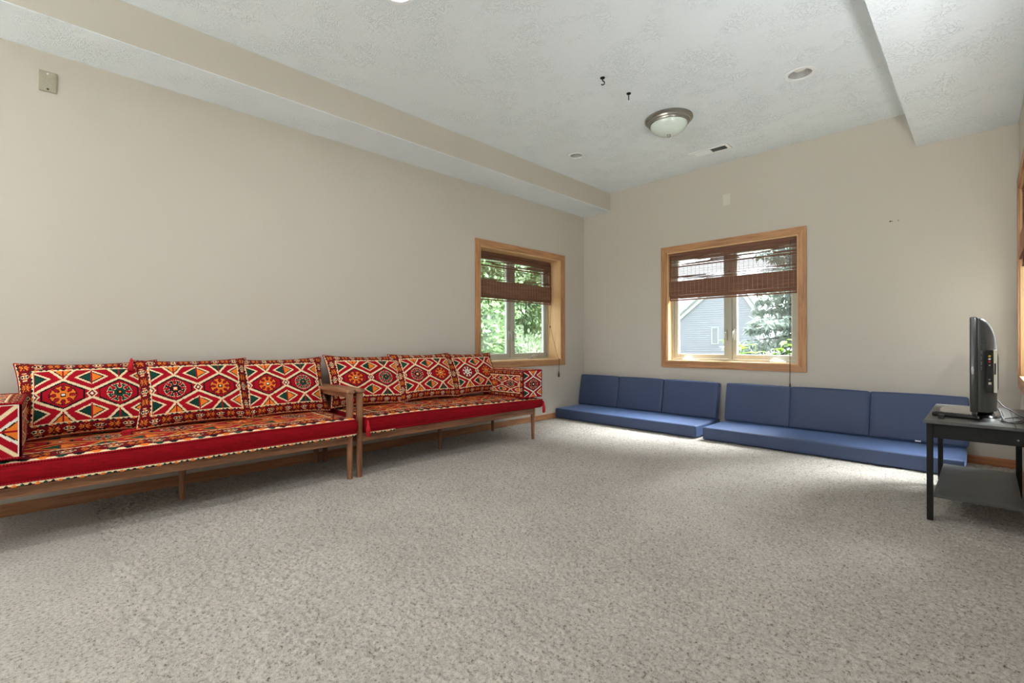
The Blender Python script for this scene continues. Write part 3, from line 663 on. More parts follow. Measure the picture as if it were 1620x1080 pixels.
def make_pillow(label, y, z, x, tilt, wid, hei, thick, stars, seed, group, roll=0.0, turn=0.0, tassels=()):
    t = thing('kilim_pillow', label, 'pillow', (x, y, z), 0, group)
    R = Matrix(((0, -math.sin(tilt), math.cos(tilt)), (1, 0, 0), (0, math.cos(tilt), math.sin(tilt))))
    R = Matrix.Rotation(turn, 3, 'Z') @ R @ Matrix.Rotation(roll, 3, 'Z'); R4 = R.to_4x4()
    t.matrix_world = Matrix.Translation((x, y, z)) @ R4
    def surf(nu, nv, s):
        u, v = np.meshgrid(np.linspace(-1, 1, nu), np.linspace(-1, 1, nv), indexing='ij')
        pin = 0.085
        X = u * wid / 2 * (1 - pin * (1 - v ** 2) * np.abs(u) ** 3); Y = v * hei / 2 * (1 - pin * 1.1 * (1 - u ** 2) * np.abs(v) ** 3)
        Z = s * thick / 2 * np.sqrt(np.clip((1 - np.abs(u) ** 2.6) * (1 - np.abs(v) ** 2.2), 0, 1)) ** 0.9
        Z += s * 0.006 * smooth_noise(u, v, seed, 6, 3.5) * (1 - u ** 4) * (1 - v ** 4) + 0.008 * smooth_noise(u, v, seed + 9, 4, 2.0) * (np.abs(u * v) ** 2)
        return u, v, np.stack([X, Y, Z], -1)
    nu, nv = int(wid / 0.0034), int(hei / 0.0034)
    u, v, P = surf(nu, nv, 1); F = grid_faces(nu, nv)
    c = P.reshape(-1, 3)
    cu = ((u[:-1, :-1] + u[1:, 1:]) / 2 + 1) / 2 * wid; cv = ((v[:-1, :-1] + v[1:, 1:]) / 2 + 1) / 2 * hei
    ids = kilim(cu, cv, wid, hei, 0.068, stars)
    me = fast_mesh('pillow_front', c, F); face_colours(me, PAL[ids.reshape(-1)]); link('pillow_front', me, MAT['weave'], t, True)
    u, v, P = surf(40, 30, -1); me = fast_mesh('pillow_back', P.reshape(-1, 3), grid_faces(40, 30)[:, ::-1])
    link('pillow_back', me, MAT['red'], t, True)
    # stitched edge
    k = np.linspace(-1, 1, 60); e = 1 - 0.055
    ed = [(q * wid / 2, -hei / 2 * (1 - 0.0935 * (1 - q * q))) for q in k] + [(wid / 2 * (1 - 0.085 * (1 - q * q)), q * hei / 2) for q in k] + [(-q * wid / 2, hei / 2 * (1 - 0.0935 * (1 - q * q))) for q in k] + [(-wid / 2 * (1 - 0.085 * (1 - q * q)), -q * hei / 2) for q in k]
    def cz(x_, y_): return 0.008 * float(smooth_noise(np.array(np.clip(x_ / wid * 2, -1, 1)), np.array(np.clip(y_ / hei * 2, -1, 1)), seed + 9, 4, 2.0)) * min(1, abs(x_ / wid * 2 * y_ / hei * 2)) ** 2
    MB().tube([(p[0], p[1], cz(*p)) for p in ed], 0.0038, 6, False).build('stitched_edge', MAT['red'], t, True)
    for (su, sv) in tassels: tassel(t, (su * wid / 2, sv * hei / 2, 0.035), R.transposed() @ (Vector((0.25, -0.1, -1)) if sv > 0 else Vector((0.6, -0.8, -0.12))), 0.075)
    return t

def tassel(parent, p, d, length):
    p = Vector(p); d = Vector(d).normalized(); b = MB()
    b.tube([p, p + d * length * 0.12, p + d * length * 0.2, p + d * length * 0.28, p + d * length * 0.34, p + d * length * 0.6, p + d * length],
           [0.003, 0.006, 0.009, 0.007, 0.009, 0.013, 0.012], 12)
    rng = random.Random(int(abs(p.x * 1e4) + abs(p.y * 1e3)) + 3); a = d.orthogonal().normalized(); c = d.cross(a)
    for k in range(14):
        an = k * 2 * PI / 14; o = a * math.cos(an) + c * math.sin(an)
        b.tube([p + d * length * 0.32 + o * 0.007, p + d * length * 0.65 + o * 0.013, p + d * length * rng.uniform(1.0, 1.12) + o * rng.uniform(0.009, 0.014)], 0.0022, 5)
    return b.build('tassel', MAT['tassel'], parent, True)

def stitched_piping(name, pts, rad, parent, alt='maroon', step=0.0045):
    """closed welt with whip-stitch ticks"""
    P = [Vector(p) for p in pts]; P.append(P[0]); dense = []
    for a_, b_ in zip(P[:-1], P[1:]):
        n_ = max(1, int((b_ - a_).length / step)); dense += [a_.lerp(b_, i / n_) for i in range(n_)]
    n = len(dense); m = 6; V = np.zeros((n, m, 3)); D = np.array([d[:] for d in dense])
    T = np.roll(D, -1, 0) - np.roll(D, 1, 0); T /= np.linalg.norm(T, axis=1)[:, None] + 1e-9
    U = np.array([0, 0, 1.0]); Nn = np.cross(T, U); bad = np.linalg.norm(Nn, axis=1) < 0.2; Nn[bad] = np.cross(T[bad], np.array([1.0, 0, 0])); Nn /= np.linalg.norm(Nn, axis=1)[:, None]; Bn = np.cross(T, Nn)
    for k in range(m):
        a_ = 2 * PI * k / m; V[:, k] = D + (Nn * math.cos(a_) + Bn * math.sin(a_)) * rad
    i, k = np.meshgrid(np.arange(n), np.arange(m), indexing='ij'); i2 = (i + 1) % n; k2 = (k + 1) % m
    F = np.stack([i * m + k, i * m + k2, i2 * m + k2, i2 * m + k], -1).reshape(-1, 4)
    me = fast_mesh(name, V.reshape(-1, 3), F); col = np.where((i.reshape(-1) % 2 == 0)[:, None], PAL[ID[alt]], np.array(srgb(176, 14, 30)[:3])); face_colours(me, col)
    return link(name, me, MAT['weave'], parent, True)

def make_seat_cushion(label, y0, y1, x0, x1, zb, ztop, seed, group, sag, tassels, n_stars):
    """ztop(yfrac) gives the top height"""
    t = thing('kilim_seat_cushion', label, 'seat cushion', ((x0 + x1) / 2, (y0 + y1) / 2, zb), 0, group)
    ox, oy = (x0 + x1) / 2, (y0 + y1) / 2; wx, wy = x1 - x0, y1 - y0
    st = 0.0042; nu, nv = int(wy / st), int(wx / st)
    a, c = np.meshgrid(np.linspace(0, 1, nu), np.linspace(0, 1, nv), indexing='ij')    # a along y, c from back to front
    def front(a_): return x1 + 0.006 * np.sin(a_ * 9 + seed) * np.sin(a_ * PI) - 0.0 * a_
    def X(a_, c_): return x0 + (front(a_) - x0) * c_
    def top(a_, c_):
        e = np.minimum(np.minimum(a_, 1 - a_) * wy, np.minimum(c_, 1 - c_) * wx)
        return ztop(a_) - zb + 0.006 * smooth_noise(a_ * 6, c_ * 2, seed, 6, 1.6) - 0.016 * np.exp(-(e / 0.022)) + 0.008 * np.sin(a_ * PI) * np.sin(c_ * PI)
    V = np.stack([X(a, c) - ox, y0 + a * wy - oy, top(a, c)], -1)
    ca = (a[:-1, :-1] + a[1:, 1:]) / 2 * wy; cc = (1 - (c[:-1, :-1] + c[1:, 1:]) / 2) * wx
    ids = kilim(ca, cc, wy, wx, 0.125, ['orange', 'green', 'black', 'orange', 'green'][:n_stars], 0.02, 0.085, 0.030, 'gold')
    me = fast_mesh('woven_top', V.reshape(-1, 3), grid_faces(nu, nv)[:, ::-1]); face_colours(me, PAL[ids.reshape(-1)]); link('woven_top', me, MAT['weave'], t, True)
    # loop of the perimeter, used for sides and welts
    na, nc = 120, 24; per = []
    for i in range(na): per.append((i / na, 1.0))
    for i in range(nc): per.append((1.0, 1 - i / nc))
    for i in range(na): per.append((1 - i / na, 0.0))
    for i in range(nc): per.append((0.0, i / nc))
    A = np.array([p[0] for p in per]); Cc = np.array([p[1] for p in per]); n = len(per)
    xs = X(A, Cc) - ox; ys = y0 + A * wy - oy; zt = top(A, Cc); cen = np.array([0, 0])
    nx = np.where(Cc == 1.0, 1.0, np.where(Cc == 0.0, -1.0, 0.0)); ny = np.where(A == 1.0, 1.0, np.where(A == 0.0, -1.0, 0.0))
    lev = [(0, 0.0), (0.2, 0.006), (0.5, 0.010), (0.8, 0.006), (1, 0.0)]
    zbot = 0.012 + sag(A)
    V = np.stack([np.stack([xs + nx * o, ys + ny * o, zbot + (zt - zbot) * f + (0.002 * np.sin(A * 60 + f * 3) if 0 < f < 1 else 0)], -1) for f, o in lev], 0)
    i, k = np.meshgrid(np.arange(len(lev) - 1), np.arange(n), indexing='ij'); k2 = (k + 1) % n
    F = np.stack([i * n + k, i * n + k2, (i + 1) * n + k2, (i + 1) * n + k], -1).reshape(-1, 4)
    me = fast_mesh('side_panel', V.reshape(-1, 3), F); link('side_panel', me, MAT['red'], t, True)
    MB().box(-wx / 2 + 0.01, wx / 2 - 0.01, -wy / 2 + 0.01, wy / 2 - 0.01, 0.0005, 0.012).build('bottom_panel', MAT['red'], t)
    stitched_piping('top_welt', list(zip(xs, ys, zt)), 0.0055, t); stitched_piping('bottom_welt', list(zip(xs, ys, zbot)), 0.004, t)
    # woven selvedge peeking out below the front panel
    ns = int(wy / 0.004); aa = np.linspace(0, 1 if not tassels else 0.12, ns); hh = np.linspace(0, 1, 5); AA, HH = np.meshgrid(aa, hh, indexing='ij')
    Vs = np.stack([front(AA) - ox + 0.002, y0 + AA * wy - oy, 0.012 + sag(AA) - HH * 0.017], -1)
    ids = stripe((AA[:-1, :-1]) * wy, HH[:-1, :-1] * 0.9, 0.024); me = fast_mesh('selvedge', Vs.reshape(-1, 3), grid_faces(ns, 5)); face_colours(me, PAL[ids.reshape(-1)]); link('selvedge', me, MAT['weave'], t)
    for (a_, c_) in tassels:
        tassel(t, (X(np.array(a_), np.array(c_)) - ox + 0.012, y0 + a_ * wy - oy + (0.012 if a_ > 0.5 else -0.006), float(top(np.array(a_), np.array(c_))) - 0.014), (0.05, 0, -1), 0.10)
    return t

def make_bolster(label, x0, x1, y0, y1, z0, z1, group, end_star, seed, warm=False):
    t = thing('kilim_bolster', label, 'bolster', ((x0 + x1) / 2, (y0 + y1) / 2, z0), 0, group)
    lx, ly, lz = x1 - x0, y1 - y0, z1 - z0; st = 0.0042
    allV = []; allF = []; allC = []; off = 0
    def face(nu, nv, fn, colr):
        nonlocal off
        a, c = np.meshgrid(np.linspace(0, 1, nu), np.linspace(0, 1, nv), indexing='ij')
        V = fn(a, c); allV.append(V.reshape(-1, 3)); allF.append(grid_faces(nu, nv, off)); off += a.size
        allC.append(PAL[colr((a[:-1, :-1] + a[1:, 1:]) / 2, (c[:-1, :-1] + c[1:, 1:]) / 2).reshape(-1)])
    bl = lambda a, c: 0.010 * np.sin(a * PI) ** 0.6 * np.sin(c * PI) ** 0.6
    nx, ny, nz = int(lx / st), int(ly / st), int(lz / st); st2 = ['orange', 'green']
    side = lambda a, c: kilim(a * lx, c * lz, lx, lz, 0.05, st2, 0.012, 0.055)
    face(nx, nz, lambda a, c: np.stack([(a - .5) * lx, -ly / 2 - bl(a, c), c * lz], -1), side)
    face(nx, nz, lambda a, c: np.stack([(.5 - a) * lx, ly / 2 + bl(a, c), c * lz], -1), side)
    face(nx, ny, lambda a, c: np.stack([(a - .5) * lx, (c - .5) * ly, lz + bl(a, c)], -1), lambda a, c: kilim(a * lx, c * ly, lx, ly, 0.05, st2, 0.012, 0.055))
    face(nx, ny, lambda a, c: np.stack([(.5 - a) * lx, (c - .5) * ly, 0 * a + 0.001], -1), lambda a, c: np.full(a.shape, ID['red']))
    def end(a, c):
        if end_star is None:
            p_, q_ = np.abs(a - .5) * 2, np.abs(c - .5) * 2; out = np.full(a.shape, ID['red'])
            for d_, sgn in (((1.06 - q_) / 0.72 + p_ / 0.62, 'green'), ((1.06 - p_) / 0.72 + q_ / 0.62, 'orange')):
                out[d_ < 1.0] = ID['white']; out[d_ < 0.80] = ID['black']; out[d_ < 0.70] = ID[sgn]
            out[(q_ < 0.04) & (p_ > 0.45)] = ID['red']; out[np.abs(p_ - q_) < 0.085] = ID['cream']; out[np.maximum(p_, q_) > 0.93] = ID['white']; out[np.maximum(p_, q_) > 0.97] = ID['red']
            return out
        u = 0.5 + (a - 0.5) * 1.02; return field(np.clip(u, 0, 0.9999), np.clip((c - .5) * 2.1, -1, 1), [end_star], 'white')
    face(ny, nz, lambda a, c: np.stack([lx / 2 + bl(a, c), (a - .5) * ly, c * lz], -1), end)
    face(ny, nz, lambda a, c: np.stack([-lx / 2 - bl(a, c), (.5 - a) * ly, c * lz], -1), end)
    me = fast_mesh('woven_cover', np.concatenate(allV), np.concatenate(allF)); face_colours(me, np.concatenate(allC)); link('woven_cover', me, MAT['weave'], t, True)
    hx, hy = lx / 2, ly / 2
    for s in (1, -1): stitched_piping('edge_welt', [(s * hx, -hy, 0.004), (s * hx, hy, 0.004), (s * hx, hy, lz), (s * hx, -hy, lz)], 0.005, t)
    for s in (1, -1): stitched_piping('edge_welt', [(-hx, s * hy, 0.004), (hx, s * hy, 0.004), (hx, s * hy, lz), (-hx, s * hy, lz)], 0.005, t)
    return t

# ------------------------------------------------------------------ walnut sofa frames
def taper_leg(x, y, zt, r0, r1, lean=0.0):
    return MB().tube([(x, y, -0.006), (x, y, zt * 0.35), (x, y, zt * 0.8), (x, y, zt)], [r0, (r0 * 1.6 + r1) / 2.6, r1, r1], 20)
def make_sofa(label, y_arm, y_end, y_mid):
    """y_arm: the end with the wooden armrest; y_end: the bolster end"""
    s = 1 if y_end > y_arm else -1
    t = thing('wooden_sofa', label, 'sofa', (0.38, (y_arm + y_end) / 2, 0), 0, 'walnut daybed sofas along the wall')
    ox, oy = 0.38, (y_arm + y_end) / 2
    def bld(mb, name, m, sm=False, par=t): return mb.xf(Matrix.Translation((-ox, -oy, 0))).build(name, MAT[m], par, sm)
    XF, XR = 0.655, 0.09
    lo, hi = min(y_arm, y_end), max(y_arm, y_end)
    bld(MB().bbox(XF - 0.012, XF + 0.014, lo + 0.015, hi - 0.015, 0.232, 0.288, 0.004), 'front_rail', 'walnut_y')
    bld(MB().bbox(XR - 0.012, XR + 0.012, lo + 0.015, hi - 0.015, 0.232, 0.288, 0.004), 'rear_rail', 'walnut_y')
    for y_ in (lo, hi): bld(MB().bbox(XR + 0.014, XF - 0.014, y_ - 0.012, y_ + 0.012, 0.232, 0.288, 0.004), 'side_rail', 'walnut_x')
    bld(MB().bbox(XR + 0.0, XF - 0.014, y_mid - 0.02, y_mid + 0.02, 0.25, 0.286, 0.003), 'cross_rail', 'walnut_x')
    bld(MB().box(XR - 0.01, XF + 0.008, lo + 0.02, hi - 0.02, 0.287, 0.2895), 'deck_panel', 'walnut_y')
    bld(taper_leg(XF, y_end, 0.29, 0.014, 0.022), 'leg', 'walnut_z', 'auto'); bld(taper_leg(XR, y_end, 0.29, 0.014, 0.020), 'leg', 'walnut_z', 'auto')
    bld(taper_leg(0.357, y_mid, 0.25, 0.015, 0.019), 'leg', 'walnut_z', 'auto')
    bld(taper_leg(XF, y_arm, 0.574, 0.018, 0.0235), 'leg', 'walnut_z', 'auto'); bld(taper_leg(XR, y_arm, 0.574, 0.017, 0.0225), 'leg', 'walnut_z', 'auto')
    # armrest: flat plank with rounded ends, small apron below
    hwid = 0.0335; pl = []
    for k in range(9): a_ = -PI / 2 + PI * k / 8; pl.append((XF + 0.012 + 0.026 * math.cos(a_), y_arm + hwid * math.sin(a_)))
    for k in range(9): a_ = PI / 2 + PI * k / 8; pl.append((XR - 0.02 + 0.02 * math.cos(a_), y_arm + hwid * math.sin(a_)))
    b = MB(); n = len(pl); c0 = lambda f: [(ox + (p[0] - ox) * f, y_arm + (p[1] - y_arm) * f) for p in pl]
    lv = [(0.975, 0.566), (1.0, 0.573), (1.0, 0.586), (0.99, 0.592)]; vs = []; fs = []
    for f, z_ in lv: vs += [(ox + (p[0] - ox) * f, y_arm + (p[1] - y_arm) * (1 - (1 - f) * 6), z_) for p in pl]
    for i in range(3): fs += [(i * n + k, i * n + (k + 1) % n, (i + 1) * n + (k + 1) % n, (i + 1) * n + k) for k in range(n)]
    fs += [tuple(range(n - 1, -1, -1)), tuple(3 * n + k for k in range(n))]
    bld(b.add(vs, fs), 'armrest', 'walnut_x', 'auto')
    bld(MB().bbox(XR + 0.02, XF - 0.02, y_arm - 0.012, y_arm + 0.012, 0.535, 0.567, 0.004), 'arm_apron', 'walnut_x')
    return t
make_sofa('walnut sofa frame nearer the camera, cut by the picture edge', -3.497, -5.25, -4.379)
make_sofa('walnut sofa frame under the deep-set window', -3.428, -1.69, -2.545)

G1, G2 = 'seat cushions on the walnut sofas', 'kilim pillows on the walnut sofas'
make_seat_cushion('red kilim seat cushion on the sofa cut by the picture edge', -5.34, -3.474, 0.05, 0.705, 0.2905, lambda a: 0.404 + 0.006 * a, 4, G1, lambda a: 0 * a, [], 5)
make_seat_cushion('red kilim seat cushion on the sofa under the deep-set window', -3.398, -1.612, 0.05, 0.705, 0.2905, lambda a: 0.412 - 0.030 * a ** 1.5, 8, G1, lambda a: -0.004 * np.sin(a * PI), [(0.004, 1.0), (0.996, 1.0)], 5)
make_bolster('kilim block bolster cut by the picture edge', 0.15, 0.70, -5.262, -5.018, 0.408, 0.648, 'kilim bolsters at the sofa ends', None, 2)
make_bolster('kilim block bolster beneath the deep-set window', 0.15, 0.70, -1.862, -1.618, 0.393, 0.645, 'kilim bolsters at the sofa ends', 'black', 3)
TILT = math.radians(24)
PIL = [
    ('kilim pillow beside the bolster cut by the picture edge', -4.765, 0.606, 0.60, ['orange', 'green'], 0.0, 0.00, 0.17, []),
    ('middle kilim pillow on the sofa cut by the picture edge', -4.285, 0.610, 0.61, ['black', 'orange'], 0.0, 0.02, 0.205, [(-1, 1), (-1, -1)]),
    ('kilim pillow beside the armrest on the sofa cut by the picture edge', -3.765, 0.602, 0.61, ['orange', 'green'], 0.0, 0.0, 0.175, []),
    ('kilim pillow beside the armrest on the sofa under the window', -3.125, 0.606, 0.65, ['orange', 'green'], -0.03, -0.02, 0.18, []),
    ('middle kilim pillow on the sofa under the window', -2.59, 0.612, 0.63, ['black', 'orange'], 0.0, 0.0, 0.20, []),
    ('kilim pillow beside the bolster beneath the deep-set window', -2.03, 0.606, 0.60, ['white', 'orange'], 0.0, 0.0, 0.175, []),
]
for i, (lab, y_, z_, wd, st_, ro, tu, x_, ta) in enumerate(PIL):
    make_pillow(lab, y_, z_, x_, TILT, wd, 0.43, 0.15, st_, 20 + i, G2, ro, tu, ta)

# ------------------------------------------------------------------ blue floor cushions
def puff(lx, ly, lz, r, bulge, n=14, seed=0):
    """rounded, slightly over-stuffed box centred in x, y; base at z = 0"""
    allV = []; allF = []; off = 0
    H = np.array([lx / 2, ly / 2, lz / 2])
    for ax in range(3):
        for s in (-1, 1):
            a, c = np.meshgrid(np.linspace(-1, 1, n * 2), np.linspace(-1, 1, n), indexing='ij')
            a = np.sign(a) * (1 - (1 - np.abs(a)) ** 1.6); c = np.sign(c) * (1 - (1 - np.abs(c)) ** 1.6)
            P = np.zeros(a.shape + (3,)); o = [(ax + 1) % 3, (ax + 2) % 3]
            P[..., ax] = s * H[ax]; P[..., o[0]] = a * H[o[0]]; P[..., o[1]] = c * H[o[1]]
            q = np.clip(P, -(H - r), H - r); d = P - q; d /= np.linalg.norm(d, axis=-1)[..., None] + 1e-12
            P = q + d * r
            bu = (1 - np.abs(a) ** 3) * (1 - np.abs(c) ** 3) * bulge
            P[..., ax] += s * bu * (1 + 0.25 * smooth_noise(a * 2, c * 2, seed + ax, 4, 1.5))
            F = grid_faces(*a.shape, off)
            if s < 0: F = F[:, ::-1]
            allV.append(P.reshape(-1, 3)); allF.append(F); off += a.size
    V = np.concatenate(allV); V[:, 2] += lz / 2
    return V, np.concatenate(allF)
def weld(me):
    bm = bmesh.new(); bm.from_mesh(me); bmesh.ops.remove_doubles(bm, verts=bm.verts, dist=0.0005); bmesh.ops.recalc_face_normals(bm, faces=bm.faces); bm.to_mesh(me); bm.free()
    me.polygons.foreach_set('use_smooth', [True] * len(me.polygons))
def seam(parent, lx, ly, z, r):
    b = MB(); hx, hy = lx / 2 - 0.001, ly / 2 - 0.001
    pts = [(-hx + r, -hy, z), (hx - r, -hy, z), (hx, -hy + r, z), (hx, hy - r, z), (hx - r, hy, z), (-hx + r, hy, z), (-hx, hy - r, z), (-hx, -hy + r, z), (-hx + r, -hy, z)]
    b.tube(pts, 0.0018, 5, False); return b.build('seam', MAT['blue'], parent, True)
for lab, x0, x1 in (('long navy floor mattress in the room corner', 0.012, 1.735), ('long navy floor mattress beside the television table', 1.80, 3.555)):
    V, F = puff(x1 - x0, 0.585, 0.112, 0.012, 0.004, 26, 3); me = fast_mesh('floor_mattress', V, F)
    o = link('floor_mattress', me, MAT['blue']); weld(me); o.location = ((x0 + x1) / 2, -0.308, 0.001)
    tag(o, lab, 'cushion', 'navy floor mattresses'); seam(o, x1 - x0, 0.585, 0.097, 0.016)
BACKS = [('navy back cushion tight in the room corner', 0.294, 0.554), ('second navy back cushion from the room corner', 0.860, 0.560), ('third navy back cushion from the room corner, beside the gap', 1.447, 0.586),
         ('navy back cushion under the shade cord tassel, beside the gap', 2.110, 0.570), ('middle navy back cushion on the mattress by the television', 2.690, 0.578), ('navy back cushion partly behind the television table', 3.275, 0.582)]
for i, (lab, x_, wd) in enumerate(BACKS):
    V, F = puff(wd, 0.085, 0.37, 0.012, 0.006, 14, 30 + i); me = fast_mesh('back_cushion', V, F)
    o = link('back_cushion', me, MAT['blue']); weld(me); o.location = (x_, -0.112, 0.124); o.rotation_euler = (math.radians([-10.2, -11.2, -10.0, -10.8, -9.8, -11.0][i]), 0, [0, .006, -.008, .004, -.006, .004][i])
    tag(o, lab, 'cushion', 'navy back cushions along the end wall')
    b = MB(); hx, hz0, hz1 = wd / 2 - 0.002, 0.004, 0.366
    b.tube([(-hx + .016, -0.028, hz0), (hx - .016, -0.028, hz0), (hx, -0.028, hz0 + .016), (hx, -0.028, hz1 - .016), (hx - .016, -0.028, hz1), (-hx + .016, -0.028, hz1), (-hx, -0.028, hz1 - .016), (-hx, -0.028, hz0 + .016), (-hx + .016, -0.028, hz0)], 0.0018, 5, False)
    b.build('seam', MAT['blue'], o, True)
    if i == 5: MB().box(-0.005, 0.030, -0.052, -0.0505, 0.0, 0.010).build('care_tag', MAT['white'], o)

# ------------------------------------------------------------------ television table
TX0, TX1, TY0, TY1, TZ = 3.43, 3.812, -1.74, -0.862, 0.507
t = thing('tv_table', 'small charcoal table with a lower shelf carrying the television', 'table', ((TX0 + TX1) / 2, (TY0 + TY1) / 2, 0))
tm = Matrix.Translation((-(TX0 + TX1) / 2, -(TY0 + TY1) / 2, 0))
MB().bbox(TX0, 3.752, TY0, TY1, TZ - 0.016, TZ, 0.0015).xf(tm).build('top_board', MAT['table'], t)
MB().bbox(3.7535, TX1, TY0 + 0.002, TY1 - 0.002, TZ - 0.016, TZ - 0.0005, 0.0015).xf(tm).build('top_board', MAT['table'], t)
LX, LY = (3.453, 3.790), (-1.715, -0.905)
for x_ in LX:
    for y_ in LY: MB().bbox(x_ - 0.0125, x_ + 0.0125, y_ - 0.0125, y_ + 0.0125, -0.004, TZ - 0.0165, 0.002).xf(tm).build('leg', MAT['tablebody'], t)
for y_ in LY: MB().bbox(LX[0] + 0.013, LX[1] - 0.013, y_ - 0.009, y_ + 0.009, TZ - 0.088, TZ - 0.0165, 0.001).xf(tm).build('apron', MAT['tablebody'], t)
for x_ in LX: MB().bbox(x_ - 0.009, x_ + 0.009, LY[0] + 0.013, LY[1] - 0.013, TZ - 0.088, TZ - 0.0165, 0.001).xf(tm).build('apron', MAT['tablebody'], t)
MB().bbox(LX[0] + 0.0128, LX[1] - 0.0128, LY[0] - 0.012, LY[1] + 0.012, 0.118, 0.134, 0.0015).xf(tm).build('shelf', MAT['table'], t)
for y_ in (LY[0], LY[1]):
    b = MB().lathe([(0.001, 0.002), (0.0035, 0.0016), (0.004, 0)], n=10); b.xf(tm @ Matrix.Translation((LX[1] - 0.03, LY[0] - 0.0092, TZ - 0.06)) @ Matrix.Rotation(PI / 2, 4, 'X')); 
    if y_ == LY[0]: b.build('cam_screw', MAT['steel'], t, True)

# ------------------------------------------------------------------ television, seen edge-on, screen towards the sofas
t = thing('television', 'black flat television seen edge-on on the charcoal table', 'television', (3.64, -1.24, TZ))
tl = Matrix.Translation((-3.64, 1.24, -TZ)); Y0, Y1 = -1.63, -0.85
MB().bbox(3.598, 3.628, Y0, Y1, 0.552, 1.030, 0.006, 3).xf(tl).build('front_bezel', MAT['tv'], t, 'auto')
MB().box(3.5972, 3.5985, Y0 + 0.035, Y1 - 0.035, 0.60, 0.995).xf(tl).build('screen', MAT['screen'], t)
# moulded rear shell: tapers inwards towards the back and curves over at the top
sec = []; ns_ = 14
for k in range(ns_ + 1):
    f = k / ns_; x_ = 3.627 + 0.068 * f; zt = 1.026 - 0.176 * (1 - math.sqrt(max(0, 1 - f ** 2.2))); zl = 0.556 + 0.004 * f; ins = 0.004 + 0.055 * f ** 1.8; rr = 0.02
    sec.append([(x_, Y0 + ins, zl), (x_, Y0 + ins, zt - rr), (x_, Y0 + ins + rr * 0.3, zt - rr * 0.3), (x_, Y0 + ins + rr, zt), (x_, Y1 - ins - rr, zt), (x_, Y1 - ins - rr * 0.3, zt - rr * 0.3), (x_, Y1 - ins, zt - rr), (x_, Y1 - ins, zl)])
b = MB(); b.add([q for c_ in sec for q in c_], [(k * 8 + m_, k * 8 + (m_ + 1) % 8, (k + 1) * 8 + (m_ + 1) % 8, (k + 1) * 8 + m_) for k in range(ns_) for m_ in range(8)] + [tuple(range(7, -1, -1)), tuple(ns_ * 8 + m_ for m_ in range(8))])
b.xf(tl).build('rear_shell', MAT['tvshell'], t, 'auto')
prof2 = [(3.6965, 0.66), (3.700, 0.67), (3.700, 0.83), (3.6965, 0.845)]
MB().prism(prof2, 'y', Y0 + 0.10, Y1 - 0.10).xf(tl).build('rear_cover', MAT['tvback'], t)
# moulded pale strip, port recess and buttons on the near side
jp = MB().bbox(3.6575, 3.680, Y0 + 0.0012, Y0 + 0.055, 0.655, 0.865, 0.001).xf(tl).build('port_panel', MAT['screen'], t)
MB().bbox(3.6815, 3.6945, Y0 + 0.008, Y0 + 0.06, 0.655, 0.865, 0.001).xf(tl).build('pale_strip', MAT['tvpale'], t)
MB().bbox(3.684, 3.690, Y0 + 0.006, Y0 + 0.012, 0.745, 0.80, 0.0008).xf(tl).build('cable_slot', MAT['rubber'], t)
for z_, m_, r_ in ((0.835, 'yellow', .0045), (0.821, 'whitejack', .0045), (0.807, 'redjack', .0045), (0.79, 'steel', .003), (0.72, 'steel', .003)):
    b = MB().lathe([(0.001, 0.001), (r_ * 0.45, 0.001), (r_ * 0.5, 0.004), (r_, 0.004), (r_, 0)], n=14); b.xf(tl @ Matrix.Translation((3.668, Y0 + 0.0012, z_)) @ Matrix.Rotation(PI / 2, 4, 'X')); b.build('jack', MAT[m_], jp, True)
MB().bbox(3.664, 3.674, Y0 - 0.001, Y0 + 0.002, 0.695, 0.707, 0.0008).xf(tl).build('jack', MAT['steel'], jp)
for z_ in (0.855, 0.825, 0.80, 0.775): MB().bbox(3.636, 3.643, Y0 + 0.001, Y0 + 0.012, z_ - 0.009, z_ + 0.009, 0.001).xf(tl).build('button', MAT['tvshell'], t)
MB().bbox(3.639, 3.656, Y0 + 0.0022, Y0 + 0.015, 0.900, 0.906, 0.001).xf(tl).build('side_vent', MAT['rubber'], t)
MB().bbox(3.620, 3.684, -1.40, -1.08, TZ + 0.018, 0.556, 0.006).xf(tl).build('neck', MAT['gloss'], t)
pl = []
for k in range(40):
    a_ = 2 * PI * k / 40; pl.append((3.595 + 0.128 * math.copysign(abs(math.cos(a_)) ** 0.6, math.cos(a_)), -1.24 + 0.225 * math.copysign(abs(math.sin(a_)) ** 0.6, math.sin(a_))))
b = MB(); vs = []; n = 40
for f, z_ in ((0.98, 0.0008), (1.0, 0.004), (0.97, 0.012), (0.6, 0.017)): vs += [(3.595 + (p[0] - 3.595) * f, -1.24 + (p[1] + 1.24) * f, TZ + z_) for p in pl]
fs = [(i * n + k, i * n + (k + 1) % n, (i + 1) * n + (k + 1) % n, (i + 1) * n + k) for i in range(3) for k in range(n)] + [tuple(range(n - 1, -1, -1)), tuple(3 * n + k for k in range(n))]
b.add(vs, fs).xf(tl).build('stand_base', MAT['gloss'], t, 'auto')

